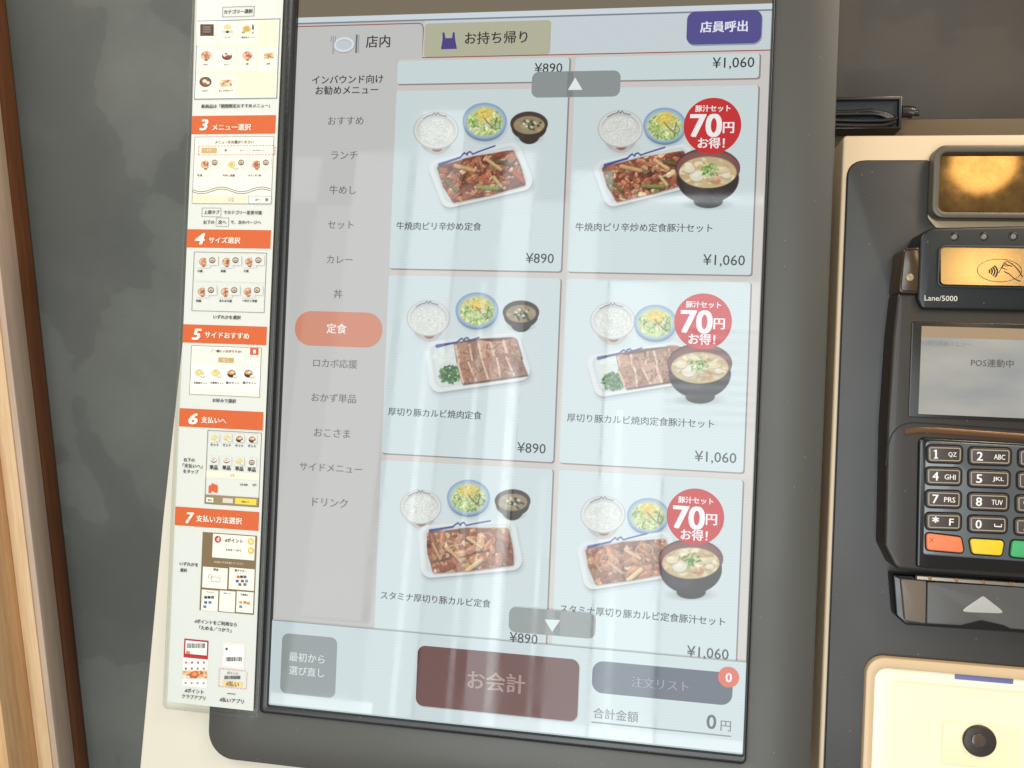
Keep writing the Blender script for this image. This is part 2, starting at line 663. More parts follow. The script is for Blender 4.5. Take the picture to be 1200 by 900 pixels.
class Pic:
    def __init__(s, x0, y0, x1, y1, step, bgc):
        nx = int((x1 - x0) / step) + 1
        ny = int((y1 - y0) / step) + 1
        s.x0, s.y0, s.st = x0, y0, step
        s.X, s.Y = np.meshgrid(x0 + np.arange(nx) * step, y0 + np.arange(ny) * step)
        s.C = np.empty((ny, nx, 3)); s.C[:] = np.array(bgc) / 255
        s.nx, s.ny = nx, ny

    def win(s, ax, ay, bx, by):
        i0 = max(int((ax - s.x0) / s.st) - 1, 0); i1 = min(int((bx - s.x0) / s.st) + 3, s.nx)
        j0 = max(int((ay - s.y0) / s.st) - 1, 0); j1 = min(int((by - s.y0) / s.st) + 3, s.ny)
        return slice(j0, max(j1, j0)), slice(i0, max(i1, i0))

    def blend(s, sl, m, colr):
        c = np.asarray(colr, float) / 255
        s.C[sl] = s.C[sl] * (1 - m[..., None]) + c * m[..., None]

    def ell(s, cx, cy, rx, ry, colr, a=1., rot=0., soft=.7, clip=None):
        R = max(rx, ry) + soft + 1
        sl = s.win(cx - R, cy - R, cx + R, cy + R)
        X = s.X[sl] - cx; Y = s.Y[sl] - cy
        if rot:
            c, n = math.cos(rot), math.sin(rot)
            X, Y = X * c + Y * n, -X * n + Y * c
        d = np.sqrt((X / rx) ** 2 + (Y / ry) ** 2)
        m = np.clip(((1 - d) * min(rx, ry)) / soft + .5, 0, 1) * a
        if clip is not None:
            m = m * clip[sl]
        s.blend(sl, m, colr)

    def cap(s, ax, ay, bx, by, r, colr, a=1., soft=.7, clip=None, r2=None):
        sl = s.win(min(ax, bx) - r - 1, min(ay, by) - r - 1, max(ax, bx) + r + 1, max(ay, by) + r + 1)
        X = s.X[sl] - ax; Y = s.Y[sl] - ay
        dx, dy = bx - ax, by - ay
        t = np.clip((X * dx + Y * dy) / (dx * dx + dy * dy + 1e-9), 0, 1)
        d = np.hypot(X - t * dx, Y - t * dy)
        rr = r if r2 is None else r + (r2 - r) * t
        m = np.clip((rr - d) / soft + .5, 0, 1) * a
        if clip is not None:
            m = m * clip[sl]
        s.blend(sl, m, colr)

    def polymask(s, pts, r=0., soft=.7):
        P = np.array(ccw(pts), float)
        c = P.mean(0)
        if r:
            P = np.array(inset([tuple(q) for q in P], r))
        d = np.full(s.X.shape, 1e9); ins = np.ones(s.X.shape, bool)
        n = len(P)
        for i in range(n):
            a = P[i]; b = P[(i + 1) % n]; e = b - a
            X = s.X - a[0]; Y = s.Y - a[1]
            t = np.clip((X * e[0] + Y * e[1]) / (e @ e), 0, 1)
            d = np.minimum(d, np.hypot(X - t * e[0], Y - t * e[1]))
            ins &= (e[0] * Y - e[1] * X) >= 0
        sd = np.where(ins, -d, d) - r
        return np.clip(-sd / soft + .5, 0, 1)

    def full(s, m, colr):
        s.blend((slice(None), slice(None)), m, colr)

    def speckle(s, m, amt, size=2):
        h = s.C.shape[0] // size + 2; w_ = s.C.shape[1] // size + 2
        n = rng.normal(0, amt, (h, w_)).repeat(size, 0).repeat(size, 1)[:s.ny, :s.nx]
        s.C = np.clip(s.C + (n * m)[..., None], 0, 1)

    def build(s, name, w, mat, parent, label=None):
        d = np.stack([(s.X - 600) / FP, -(s.Y - 450) / FP, -np.ones_like(s.X)], -1) @ RL
        k = (w - CL[2]) / d[..., 2]
        P = CL + k[..., None] * d
        P[..., 2] = w
        nx, ny = s.nx, s.ny
        idx = np.arange(nx * ny).reshape(ny, nx)
        q = np.stack([idx[1:, :-1], idx[1:, 1:], idx[:-1, 1:], idx[:-1, :-1]], -1).reshape(-1, 4)
        me = bpy.data.meshes.new('picture')
        me.vertices.add(nx * ny)
        me.vertices.foreach_set('co', P.reshape(-1).astype(np.float32))
        me.loops.add(q.size)
        me.loops.foreach_set('vertex_index', q.reshape(-1).astype(np.int32))
        me.polygons.add(len(q))
        me.polygons.foreach_set('loop_start', np.arange(0, q.size, 4, dtype=np.int32))
        me.update(calc_edges=True)
        g = s.C.mean(-1, keepdims=True)
        c = g + (s.C - g) * .86
        dk = np.clip(1 - g * 1.25, 0, 1)
        c = c * (1 - .10 * dk) + np.array([.47, .44, .42]) * .10 * dk
        l_ = np.where(c <= .04045, c / 12.92, ((c + .055) / 1.055) ** 2.4)
        at = me.color_attributes.new('print', 'FLOAT_COLOR', 'POINT')
        at.data.foreach_set('color', np.concatenate([l_, np.ones_like(l_[..., :1])], -1).reshape(-1).astype(np.float32))
        return put(name, me, mat, parent, label)


def jit(c, a):
    k = 1 + rng.normal(0, a)
    return tuple(min(255, max(0, x * k + rng.normal(0, a * 35))) for x in c)


def rice(p, cx, cy, s=1.):
    p.ell(cx + 2, cy + 22 * s, 17 * s, 8 * s, (176, 190, 192), .45, soft=6)
    p.ell(cx, cy + 11 * s, 19 * s, 16 * s, (176, 176, 172))
    p.ell(cx + 1, cy + 20 * s, 11.5 * s, 8.5 * s, (186, 182, 178))
    p.ell(cx + 1, cy + 20 * s, 6.5 * s, 5 * s, (142, 84, 72), .9)
    p.ell(cx + 1, cy + 15.5 * s, 11 * s, 6 * s, (204, 200, 194), .8, soft=2)
    p.ell(cx, cy, 26.5 * s, 22 * s, (178, 180, 178))
    p.ell(cx, cy - .3 * s, 25.2 * s, 20.8 * s, (214, 216, 212))
    p.ell(cx, cy - 1 * s, 22.5 * s, 17.8 * s, (186, 188, 184), .9, soft=2)
    p.ell(cx, cy + 1.5 * s, 21.5 * s, 17 * s, (204, 208, 200))
    for _ in range(int(420 * s)):
        a, r = rng.uniform(0, 6.28), math.sqrt(rng.uniform(0, 1))
        x, y = cx + 20.5 * s * r * math.cos(a), cy + 1.5 * s + 16 * s * r * math.sin(a)
        t = rng.uniform(0, 3.14)
        c = (226, 230, 224) if rng.uniform() < .7 else (192, 197, 190)
        p.cap(x, y, x + 1.5 * math.cos(t), y + 1.5 * math.sin(t), .5, jit(c, .02), .6)
    # blue brush mark on the far rim
    pts = [(-15, -14), (-9, -17.5), (-4, -18.6), (-2, -20.5), (0, -18.4), (2, -20.6), (4, -18.6), (12, -16.6)]
    for a, b in zip(pts[:-1], pts[1:]):
        p.cap(cx + a[0] * s, cy + a[1] * s, cx + b[0] * s, cy + b[1] * s, .55, (84, 88, 112), .85)


def salad(p, cx, cy, s=1., pale=0):
    p.ell(cx + 1, cy + 6 * s, 25 * s, 20 * s, (150, 168, 182), .5, soft=5)
    p.ell(cx, cy + 3 * s, 25 * s, 20.5 * s, (104, 128, 156))
    p.ell(cx, cy, 26 * s, 21.5 * s, (128, 160, 194))
    p.ell(cx, cy, 24 * s, 19.6 * s, (158, 186, 208), .8)
    p.ell(cx, cy + .5, 21.5 * s, 17.5 * s, (186, 200, 160))
    clip = np.clip((1 - np.sqrt(((p.X - cx) / (21.5 * s)) ** 2 + ((p.Y - cy - .5) / (17.5 * s)) ** 2)) * 18 + .5, 0, 1)
    for _ in range(260):
        a, r = rng.uniform(0, 6.28), math.sqrt(rng.uniform(0, 1))
        x, y = cx + 20 * s * r * math.cos(a), cy + 1 + 16 * s * r * math.sin(a)
        t = rng.uniform(0, 3.14); l = rng.uniform(1.5, 4.5)
        c = [(176, 206, 90), (130, 176, 70), (206, 222, 140), (224, 230, 180), (96, 146, 62), (214, 208, 150)][rng.integers(6)]
        p.cap(x, y, x + l * math.cos(t), y + l * math.sin(t), rng.uniform(.5, 1.1), jit(c, .08), .8, clip=clip)
    for _ in range(90):
        x, y = cx - 1 * s + rng.normal(0, 5.5) * s, cy - 8 * s + rng.normal(0, 4.2) * s
        t = rng.uniform(-.9, .9); l = rng.uniform(2, 4)
        p.cap(x, y, x + l * math.cos(t), y + l * math.sin(t), .6, jit((232, 200, 78), .07), .85, clip=clip)
    pts = [(-1, -4), (4, 2), (9, 7), (13, 10)]
    for a, b in zip(pts[:-1], pts[1:]):
        p.cap(cx + a[0] * s, cy + a[1] * s, cx + b[0] * s, cy + b[1] * s, .6, (126, 62, 66), .85)
    p.cap(cx + 14 * s, cy - 4 * s, cx + 12 * s, cy + 6 * s, .7, (96, 62, 60), .7)
    p.ell(cx + 15 * s, cy + 5 * s, 3.5 * s, 5 * s, (70, 124, 66), .7)
    p.ell(cx + 15 * s, cy + 5 * s, 2.4 * s, 3.8 * s, (188, 214, 150), .8)


def miso(p, cx, cy, s=1.):
    p.ell(cx, cy + 17 * s, 14 * s, 5 * s, (150, 160, 160), .6, soft=4)
    p.ell(cx, cy + 12 * s, 13 * s, 12 * s, (52, 44, 40))
    p.ell(cx, cy + 5 * s, 20.5 * s, 14 * s, (56, 46, 42))
    p.ell(cx - 8 * s, cy + 10 * s, 5 * s, 6 * s, (86, 74, 68), .5, soft=3)
    p.ell(cx, cy, 22 * s, 14.3 * s, (44, 36, 34))
    p.ell(cx, cy, 21 * s, 13.3 * s, (78, 58, 48), .8)
    p.ell(cx, cy + 1.6 * s, 18.2 * s, 10.6 * s, (150, 132, 96))
    clip = np.clip((1 - np.sqrt(((p.X - cx) / (18 * s)) ** 2 + ((p.Y - cy - 1.6 * s) / (10.4 * s)) ** 2)) * 12 + .5, 0, 1)
    for _ in range(24):
        a, r = rng.uniform(0, 6.28), rng.uniform(0, 1)
        p.ell(cx + 16 * r * math.cos(a), cy + 2 + 9 * r * math.sin(a), rng.uniform(1.5, 5), rng.uniform(.8, 2.4), jit((176, 158, 116), .1), .5, clip=clip, soft=1.5)
    for _ in range(13):
        x, y = cx + 2 + rng.normal(0, 5) * s, cy + 2.4 + rng.normal(0, 3) * s
        p.ell(x, y, rng.uniform(1.5, 3.6), rng.uniform(1, 2), jit((52, 62, 40), .15), .9, rot=rng.uniform(0, 3), clip=clip)
    for dx, dy in ((-6, 0), (-2, -3), (3, 4), (7, -1)):
        p.ell(cx + dx * s, cy + dy * s, 2.2 * s, 1.5 * s, (216, 208, 176), .9, rot=.5, clip=clip)
    p.ell(cx - 3 * s, cy + 3 * s, 1.1, .8, (250, 250, 240), .9)


def tonjiru(p, cx, cy):
    p.ell(cx, cy + 42, 24, 6, (150, 162, 160), .6, soft=5)
    p.ell(cx + .5, cy + 39, 17, 8, (42, 36, 36))
    p.ell(cx, cy + 12, 36.5, 29, (50, 42, 42))
    p.ell(cx - 10, cy + 28, 14, 6, (92, 84, 84), .4, soft=5)
    p.ell(cx - 22, cy + 16, 6, 9, (84, 74, 74), .45, soft=4)
    p.ell(cx, cy, 37.8, 23.5, (60, 40, 40))
    p.ell(cx, cy + .4, 36.8, 22.4, (128, 74, 70))
    p.ell(cx, cy - 7, 28, 12, (150, 98, 92), .5, soft=5)
    p.ell(cx, cy + 5, 33.6, 18.4, (196, 178, 128))
    clip = np.clip((1 - np.sqrt(((p.X - cx) / 33.4) ** 2 + ((p.Y - cy - 5) / 18.2) ** 2)) * 20 + .5, 0, 1)
    for _ in range(90):
        a, r = rng.uniform(0, 6.28), math.sqrt(rng.uniform(0, 1))
        x, y = cx + 31 * r * math.cos(a), cy + 5 + 16 * r * math.sin(a)
        c = [(222, 210, 168), (206, 190, 140), (232, 226, 196), (190, 160, 110), (214, 170, 120)][rng.integers(5)]
        p.ell(x, y, rng.uniform(2, 6), rng.uniform(1.2, 3.4), jit(c, .05), .75, rot=rng.uniform(-.6, .6), clip=clip, soft=1.2)
    for dx, dy, rx, ry, c in ((-13, 9, 8.5, 6.5, (222, 218, 196)), (-22, 1, 7, 4.5, (226, 214, 178)), (16, 2, 9, 4, (216, 200, 150)),
                              (9, 15, 6, 3, (206, 132, 84)), (22, 9, 5, 3, (222, 214, 190)), (3, 12, 5, 3, (196, 176, 130))):
        p.ell(cx + dx, cy + dy + 1.2, rx, ry, (150, 128, 88), .6, clip=clip, soft=1.5)
        p.ell(cx + dx, cy + dy, rx, ry, c, .95, clip=clip)
        p.ell(cx + dx - 1, cy + dy - 1.5, rx * .5, ry * .4, (240, 236, 220), .5, clip=clip, soft=1.5)
    for _ in range(60):
        x, y = cx + 1 + rng.normal(0, 5.2), cy + .5 + rng.normal(0, 3.8)
        t = rng.uniform(0, 3.14)
        c = [(84, 146, 60), (128, 182, 84), (58, 112, 48), (180, 208, 130)][rng.integers(4)]
        p.cap(x, y, x + 2.6 * math.cos(t), y + 2.6 * math.sin(t), .6, jit(c, .1), .9)


def tray(p, q, kind, mark=True):
    """q: four corners TL TR BR BL of the plate"""
    q = [np.array(a, float) for a in q]

    def B(s, t):
        return (q[0] * (1 - s) + q[1] * s) * (1 - t) + (q[3] * (1 - s) + q[2] * s) * t

    sh = [tuple(a + np.array([1.5, 4])) for a in q]
    p.full(p.polymask(sh, 10, soft=6) * .35, (128, 146, 150))
    p.full(p.polymask([tuple(a + np.array([.4, 2.0])) for a in q], 12), (164, 172, 174))
    p.full(p.polymask([tuple(a) for a in q], 12), (214, 220, 220))
    p.full(p.polymask([tuple(B(*st)) for st in ((.05, .06), (.95, .06), (.95, .92), (.05, .92))], 9, soft=1.4) * .7, (190, 200, 200))
    inner = [tuple(B(*st)) for st in ((.08, .1), (.92, .1), (.92, .88), (.08, .88))]
    p.full(p.polymask(inner, 8), (206, 214, 212))
    x0, x1, y0, y1 = {1: (.09, .92, .14, .94), 2: (.31, .94, .08, .92), 3: (.09, .92, .14, .94)}[kind]
    reg = [tuple(B(*st)) for st in ((x0, y0), (.5, y0 - .04), (x1, y0 + .02), (x1 + .01, .55), (x1 - .01, y1 - .04), (.5, y1), (x0 + .03, y1 - .02), (x0 - .01, .55))]
    # brush mark on the far rim
    m = [(.13, .15), (.25, .12), (.36, .1), (.39, .06), (.42, .03), (.44, .08), (.455, .04), (.48, .03), (.5, .09), (.56, .07), (.75, .03)]
    if kind == 2:
        m = [(.13, .14), (.25, .12), (.34, .11), (.37, .07), (.4, .04), (.42, .09), (.435, .05), (.46, .04), (.48, .1), (.53, .08), (.58, .06)]
    clip = p.polymask(reg, 2.5, soft=1.5)
    edge = p.polymask([(a[0] + .6, a[1] + 1.4) for a in reg], 2, soft=3)
    if kind in (1, 3):
        p.full(edge * .6, (150, 120, 100))
        p.full(clip, (128, 64, 42) if kind == 1 else (150, 88, 54))
        n = 230 if kind == 1 else 200
        for _ in range(n):
            s_, t_ = rng.uniform(x0, x1), rng.uniform(y0, y1)
            c = B(s_, t_)
            if kind == 1:
                pal = [(176, 96, 64), (146, 74, 50), (196, 122, 86), (214, 158, 114), (104, 50, 34), (186, 104, 66), (220, 186, 138), (120, 120, 66), (184, 82, 48)]
                pr = [.17, .15, .16, .1, .12, .12, .07, .05, .06]
            else:
                pal = [(172, 108, 70), (140, 78, 48), (194, 132, 88), (212, 164, 112), (110, 62, 40), (222, 186, 138), (164, 78, 44)]
                pr = [.2, .17, .2, .13, .1, .1, .1]
            cc = pal[rng.choice(len(pal), p=pr)]
            th = rng.normal(-.3 if kind == 1 else .2, .9); l = rng.uniform(1.5, 7) if kind == 1 else rng.uniform(.8, 4.5)
            bx, by = c[0] + l * math.cos(th), c[1] + l * math.sin(th)
            r_ = rng.uniform(.8, 3.2) if kind == 1 else rng.uniform(1.3, 4.2)
            p.cap(c[0] + .4, c[1] + 1.0, bx + .4, by + 1.0, r_, tuple(x * .5 for x in cc), .55, clip=clip)
            p.cap(c[0], c[1], bx, by, r_, jit(cc, .08), .9, clip=clip)
            if rng.uniform() < .5:
                p.cap(c[0] - r_ * .3, c[1] - r_ * .45, (c[0] + bx) / 2, (c[1] + by) / 2 - r_ * .45, .5, tuple(min(255, x * 1.5 + 30) for x in cc), .75, clip=clip)
        # large pieces
        if kind == 1:
            big = [((.28, .2), (.45, .38), 2.4, (196, 146, 96)), ((.62, .22), (.72, .48), 2.2, (204, 160, 104)), ((.42, .72), (.62, .84), 2.1, (128, 140, 62)),
                   ((.7, .3), (.86, .45), 2.0, (92, 84, 44)), ((.62, .6), (.66, .82), 2.0, (186, 170, 112)), ((.12, .4), (.2, .7), 2.0, (112, 104, 60)),
                   ((.74, .2), (.86, .14), 2.6, (150, 58, 34)), ((.84, .6), (.9, .8), 2.8, (176, 78, 42))]
        else:
            for _ in range(20):
                A = B(rng.uniform(.13, .88), rng.uniform(.22, .86))
                cc = jit([(190, 122, 82), (168, 100, 66), (204, 146, 104)][rng.integers(3)], .06)
                ro = rng.uniform(0, 3.1); ra, rb = rng.uniform(6, 11), rng.uniform(3, 5.5)
                p.ell(A[0] + 1, A[1] + 1.6, ra, rb, (92, 50, 32), .7, rot=ro, clip=clip, soft=1.6)
                p.ell(A[0], A[1], ra, rb, cc, .92, rot=ro, clip=clip, soft=1.2)
                p.ell(A[0] - 1, A[1] - 1.2, ra * .6, rb * .35, tuple(min(255, x * 1.25 + 12) for x in cc), .65, rot=ro, clip=clip, soft=1.2)
            big = [((.5, .3), (.62, .5), 2.0, (214, 178, 132)), ((.45, .92), (.6, .74), 2.6, (208, 174, 116)), ((.78, .25), (.9, .4), 4.0, (156, 104, 78)),
                   ((.82, .45), (.86, .8), 5.0, (140, 88, 66)), ((.14, .36), (.2, .66), 1.6, (190, 138, 88)), ((.3, .5), (.4, .74), 2.0, (196, 150, 100)),
                   ((.2, .86), (.32, .8), 3.0, (148, 66, 40))]
        for a, b, r_, cc in big:
            A, C_ = B(*a), B(*b)
            p.cap(A[0] + .8, A[1] + 1.4, C_[0] + .8, C_[1] + 1.4, r_, tuple(x * .42 for x in cc), .6, clip=clip)
            p.cap(A[0], A[1], C_[0], C_[1], r_, jit(cc, .04), .9, clip=clip)
            p.cap(A[0] - .4, A[1] - .6, C_[0] - .4, C_[1] - .6, r_ * .35, tuple(min(255, x * 1.25) for x in cc), .6, clip=clip)
        if kind == 3:
            for cx, cy, rr in ((.3, .45, 9), (.34, .5, 6), (.68, .36, 10), (.6, .5, 7)):
                c = B(cx, cy)
                for k in range(16):
                    a0 = k / 16 * 4.4 + 2.4
                    p.cap(c[0] + rr * math.cos(a0), c[1] + rr * .8 * math.sin(a0), c[0] + rr * math.cos(a0 + .28), c[1] + rr * .8 * math.sin(a0 + .28), .8, (206, 162, 112), .65, clip=clip)
        p.speckle(clip, .035, 1)
    else:
        p.full(edge * .5, (150, 130, 110))
        # grated radish and chopped spring onion
        a = B(.2, .3)
        for _ in range(50):
            x, y = a[0] + rng.normal(0, 5), a[1] + rng.normal(0, 4)
            p.ell(x, y, 3, 2.2, jit((212, 222, 212), .03), .7, soft=1.5)
        a = B(.215, .68)
        for _ in range(210):
            an, r = rng.uniform(0, 6.28), math.sqrt(rng.uniform(0, 1))
            x, y = a[0] + 12.5 * r * math.cos(an), a[1] + 10.5 * r * math.sin(an)
            t = rng.uniform(0, 3.14)
            cc = [(52, 104, 48), (80, 136, 66), (38, 82, 40), (116, 166, 92), (66, 120, 54)][rng.integers(5)]
            p.cap(x, y, x + 2.4 * math.cos(t), y + 2.4 * math.sin(t), .8, jit(cc, .1), .9)
        p.full(clip, (104, 66, 46))
        k = 0
        for row, (ta, tb, n) in enumerate(((.12, .54, 5), (.46, .9, 5))):
            for i in range(n):
                sa = x0 + (x1 - x0) * (i / n); sb = x0 + (x1 - x0) * ((i + 1.12) / n)
                sk = rng.normal(0, .022)
                Q = [tuple(B(sa + sk, ta + rng.normal(0, .04))), tuple(B(sb + sk, ta + rng.normal(0, .04))), tuple(B(sb, tb)), tuple(B(sa, tb))]
                cc = jit([(178, 130, 102), (196, 152, 122), (160, 110, 84), (186, 136, 112)][rng.integers(4)], .05)
                mk = p.polymask(Q, 1.2)
                p.full(p.polymask([(x + 1.6, y + 1.8) for x, y in Q], 1.2, soft=1.8) * .75, (70, 40, 28))
                p.full(mk, cc)
                A, C_ = B(sa + .008 + sk, ta + .03), B(sa + .008, tb - .03)
                p.cap(A[0], A[1], C_[0] + rng.normal(0, 1), C_[1], rng.uniform(.7, 1.5), (224, 198, 168), .9)
                for _ in range(18):
                    s2, t2 = rng.uniform(sa + .02, sb - .02), rng.uniform(ta + .04, tb - .08)
                    A, C_ = B(s2, t2), B(s2 + rng.normal(0, .035), t2 + rng.uniform(.02, .12))
                    p.cap(A[0], A[1], C_[0], C_[1], rng.uniform(.5, 1.4), jit([(206, 162, 128), (128, 78, 56), (190, 128, 96), (150, 84, 58)][rng.integers(4)], .06), .6, clip=mk)
        p.speckle(clip, .03, 1)
    for i, (a, b) in enumerate(zip(m[:-1], m[1:])):
        A, C_ = B(a[0], a[1] - .035), B(b[0], b[1] - .035)
        p.cap(A[0], A[1], C_[0], C_[1], 2.1 if i == 0 else (1.3 if i == 1 else .9), (58, 66, 146), .95, r2=1.3 if i == 0 else None)


# ================================================================== SETTING
def slate(nm='slate_laminate', ca=(82, 83, 79), cb=(103, 104, 99)):
    m, t, b = nt(nm)
    N = t.nodes.new; L = t.links.new
    tc = N('ShaderNodeTexCoord')
    wp = N('ShaderNodeTexNoise'); wp.inputs['Scale'].default_value = 5; wp.inputs['Detail'].default_value = 4
    L(tc.outputs['Object'], wp.inputs['Vector'])
    mxv = N('ShaderNodeVectorMath'); mxv.operation = 'MULTIPLY_ADD'
    mxv.inputs[1].default_value = (.12, .12, .12)
    L(wp.outputs['Color'], mxv.inputs[0]); L(tc.outputs['Object'], mxv.inputs[2])
    n1 = N('ShaderNodeTexNoise'); n1.inputs['Scale'].default_value = 6.5; n1.inputs['Detail'].default_value = 4
    n1.inputs['Roughness'].default_value = .5
    L(mxv.outputs[0], n1.inputs['Vector'])
    n2 = N('ShaderNodeTexNoise'); n2.inputs['Scale'].default_value = 26; n2.inputs['Detail'].default_value = 8
    n2.inputs['Roughness'].default_value = .7
    L(tc.outputs['Object'], n2.inputs['Vector'])
    mp = N('ShaderNodeMapping'); mp.inputs['Scale'].default_value = (1, 1, 7)
    L(tc.outputs['Object'], mp.inputs[0])
    n3 = N('ShaderNodeTexNoise'); n3.inputs['Scale'].default_value = 120; n3.inputs['Detail'].default_value = 4
    L(mp.outputs[0], n3.inputs['Vector'])
    cr = N('ShaderNodeValToRGB')
    cr.color_ramp.elements[0].position = .36; cr.color_ramp.elements[0].color = (*lin(ca), 1)
    cr.color_ramp.elements[1].position = .66; cr.color_ramp.elements[1].color = (*lin(cb), 1)
    mid = [a_ * .5 + b_ * .5 for a_, b_ in zip(ca, cb)]
    e = cr.color_ramp.elements.new(.492); e.color = (*lin([x * .955 for x in mid]), 1)
    e = cr.color_ramp.elements.new(.502); e.color = (*lin([x * 1.03 for x in mid]), 1)
    L(n1.outputs['Fac'], cr.inputs[0])
    s = N('ShaderNodeMath'); s.operation = 'ADD'
    L(n2.outputs['Fac'], s.inputs[0]); L(n3.outputs['Fac'], s.inputs[1])
    a = N('ShaderNodeMath'); a.operation = 'MULTIPLY_ADD'; a.inputs[1].default_value = .14; a.inputs[2].default_value = .86
    L(s.outputs[0], a.inputs[0])
    v = N('ShaderNodeVectorMath'); v.operation = 'SCALE'
    L(cr.outputs[0], v.inputs[0]); L(a.outputs[0], v.inputs['Scale'])
    L(v.outputs[0], b.inputs['Base Color'])
    b.inputs['Roughness'].default_value = .5
    b.inputs['Specular IOR Level'].default_value = .35
    bp = N('ShaderNodeBump'); bp.inputs['Strength'].default_value = .12; bp.inputs['Distance'].default_value = .0004
    L(n3.outputs['Fac'], bp.inputs['Height']); L(bp.outputs[0], b.inputs['Normal'])
    return m


def wood(name, c0, c1, scale=1.0, rot=0):
    m, t, b = nt(name)
    N = t.nodes.new; L = t.links.new
    tc = N('ShaderNodeTexCoord')
    mp = N('ShaderNodeMapping'); mp.inputs['Scale'].default_value = (60 * scale, 60 * scale, 2.2)
    L(tc.outputs['Object'], mp.inputs[0])
    n = N('ShaderNodeTexNoise'); n.inputs['Scale'].default_value = 3; n.inputs['Detail'].default_value = 6; n.inputs['Roughness'].default_value = .65
    L(mp.outputs[0], n.inputs['Vector'])
    mp2 = N('ShaderNodeMapping'); mp2.inputs['Scale'].default_value = (500, 500, 22)
    L(tc.outputs['Object'], mp2.inputs[0])
    n2 = N('ShaderNodeTexNoise'); n2.inputs['Scale'].default_value = 2; n2.inputs['Detail'].default_value = 3
    L(mp2.outputs[0], n2.inputs['Vector'])
    s = N('ShaderNodeMath'); s.operation = 'MULTIPLY_ADD'; s.inputs[1].default_value = .35
    L(n2.outputs['Fac'], s.inputs[0])
    s2 = N('ShaderNodeMath'); s2.operation = 'MULTIPLY'; s2.inputs[1].default_value = .8
    L(n.outputs['Fac'], s2.inputs[0]); L(s2.outputs[0], s.inputs[2])
    cr = N('ShaderNodeValToRGB')
    cr.color_ramp.elements[0].position = .38; cr.color_ramp.elements[0].color = (*lin(c0), 1)
    cr.color_ramp.elements[1].position = .72; cr.color_ramp.elements[1].color = (*lin(c1), 1)
    L(s.outputs[0], cr.inputs[0]); L(cr.outputs[0], b.inputs['Base Color'])
    b.inputs['Roughness'].default_value = .55
    b.inputs['Specular IOR Level'].default_value = .3
    return m


YW = 0.16


def wbox(x0, x1, y0, y1, z0, z1, bev=.0008):
    bm = bmesh.new()
    bmesh.ops.create_cube(bm, size=1)
    for v in bm.verts:
        v.co = (x0 + (v.co.x + .5) * (x1 - x0), y0 + (v.co.y + .5) * (y1 - y0), z0 + (v.co.z + .5) * (z1 - z0))
    if bev:
        bmesh.ops.bevel(bm, geom=bm.edges[:], offset=bev, segments=2, affect='EDGES', profile=.5)
    me = bpy.data.meshes.new('box')
    bm.to_mesh(me); bm.free()
    me.polygons.foreach_set('use_smooth', [True] * len(me.polygons))
    me.set_sharp_from_angle(angle=math.radians(35))
    return me


wall = put('wall', wbox(-1.6, 1.8, YW, YW + .05, 0, 2.6, 0), slate(), None)
wall['kind'] = 'structure'
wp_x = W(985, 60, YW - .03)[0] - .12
wpanel = put('shaded_wall_panel', wbox(wp_x, 1.2, YW - .03, YW - .0005, .4, 2.5, .001), slate('shaded_laminate', (54, 48, 39), (72, 64, 52)), None)  # board added over the wall; the recess shade is in its dark brown
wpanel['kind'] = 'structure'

# wooden door surround at the left edge
XE = W(104, 900, YW)[0] * .5 + W(42, 300, YW)[0] * .5


def depth_for(px, py, x):
    """world Y at which the ray through px, py reaches world x"""
    d = wray(px, py)
    return float(CW[1] + (x - CW[0]) / d[0] * d[1])


yA = (depth_for(67, 900, XE) + depth_for(35, 600, XE)) / 2
yM = (depth_for(85, 900, XE) + depth_for(55, 600, XE) + depth_for(25, 300, XE)) / 3
XA = W(46, 900, yA)[0]
yB = depth_for(12, 900, XA)
print('wood', XE, yA, yM, XA, yB)
fr = thing('door_frame', 'pale oak door surround with a dark brown rear strip beside the slate wall, at the left edge', 'door frame', (XE - .05, YW, 0), local=False)
put('rear_strip', wbox(XE - .12, XE - .0006, yM + .0005, YW - .0006, 0, 2.5), wood('dark_wood', (96, 58, 34), (126, 80, 50)), fr, 'dark brown strip against the wall')
put('side_board', wbox(XE - .006, XE, yA + .0005, yM, 0, 2.5), wood('taupe_wood', (184, 160, 140), (204, 180, 160)), fr, 'taupe side board')
put('front_board', wbox(XA - .001, XE - .0065, yA, yM, 0, 2.5), wood('light_oak', (214, 176, 132), (240, 208, 166)), fr)
put('front_slat', wbox(XA - .12, XA - .0012, yB, yM, 0, 2.5), wood('mid_oak', (200, 152, 104), (230, 190, 142)), fr)

# ================================================================== KIOSK
base_w = M.inverted() @ Vector((.1, .12, 0))
kiosk = thing('order_kiosk', 'self-service ordering kiosk with a tall touch screen menu, grey front panel and cream housing', 'order kiosk', tuple(base_w))

GREY = plastic('grey_panel_paint', (68, 66, 60), .42, .5, .05, 1400, .08, big=.05)
CREAM = plastic('cream_housing_paint', (214, 206, 188), .45, .45, .04, 1200, .05, big=.04)
BLACK = plastic('black_bezel_plastic', (22, 20, 20), .25, .5, .05, 900)

# cream housing: left strip and foot
hp = pq([(229, -60), (960, -60), (930, 1000), (154, 1000), (190, 610), (213, 400), (222, 200)], -.006)
put('housing', slab(roundpoly(hp, 0), -.10, -.006, .0015), CREAM, kiosk)

# grey front panel around the display; rounded lower left corner
A_ = U(985, 0, 0); B_ = U(951, 900, 0)
pr_x = (A_[0] + B_[0]) / 2
tl = U(244, 840)[0]
pb = U(310, 896)[1]
pt = U(600, -120)[1]
print('panel', tl, pr_x, pb, pt, A_, B_)
OUT = rrect(tl, pb, pr_x, pt, .0165, 8)
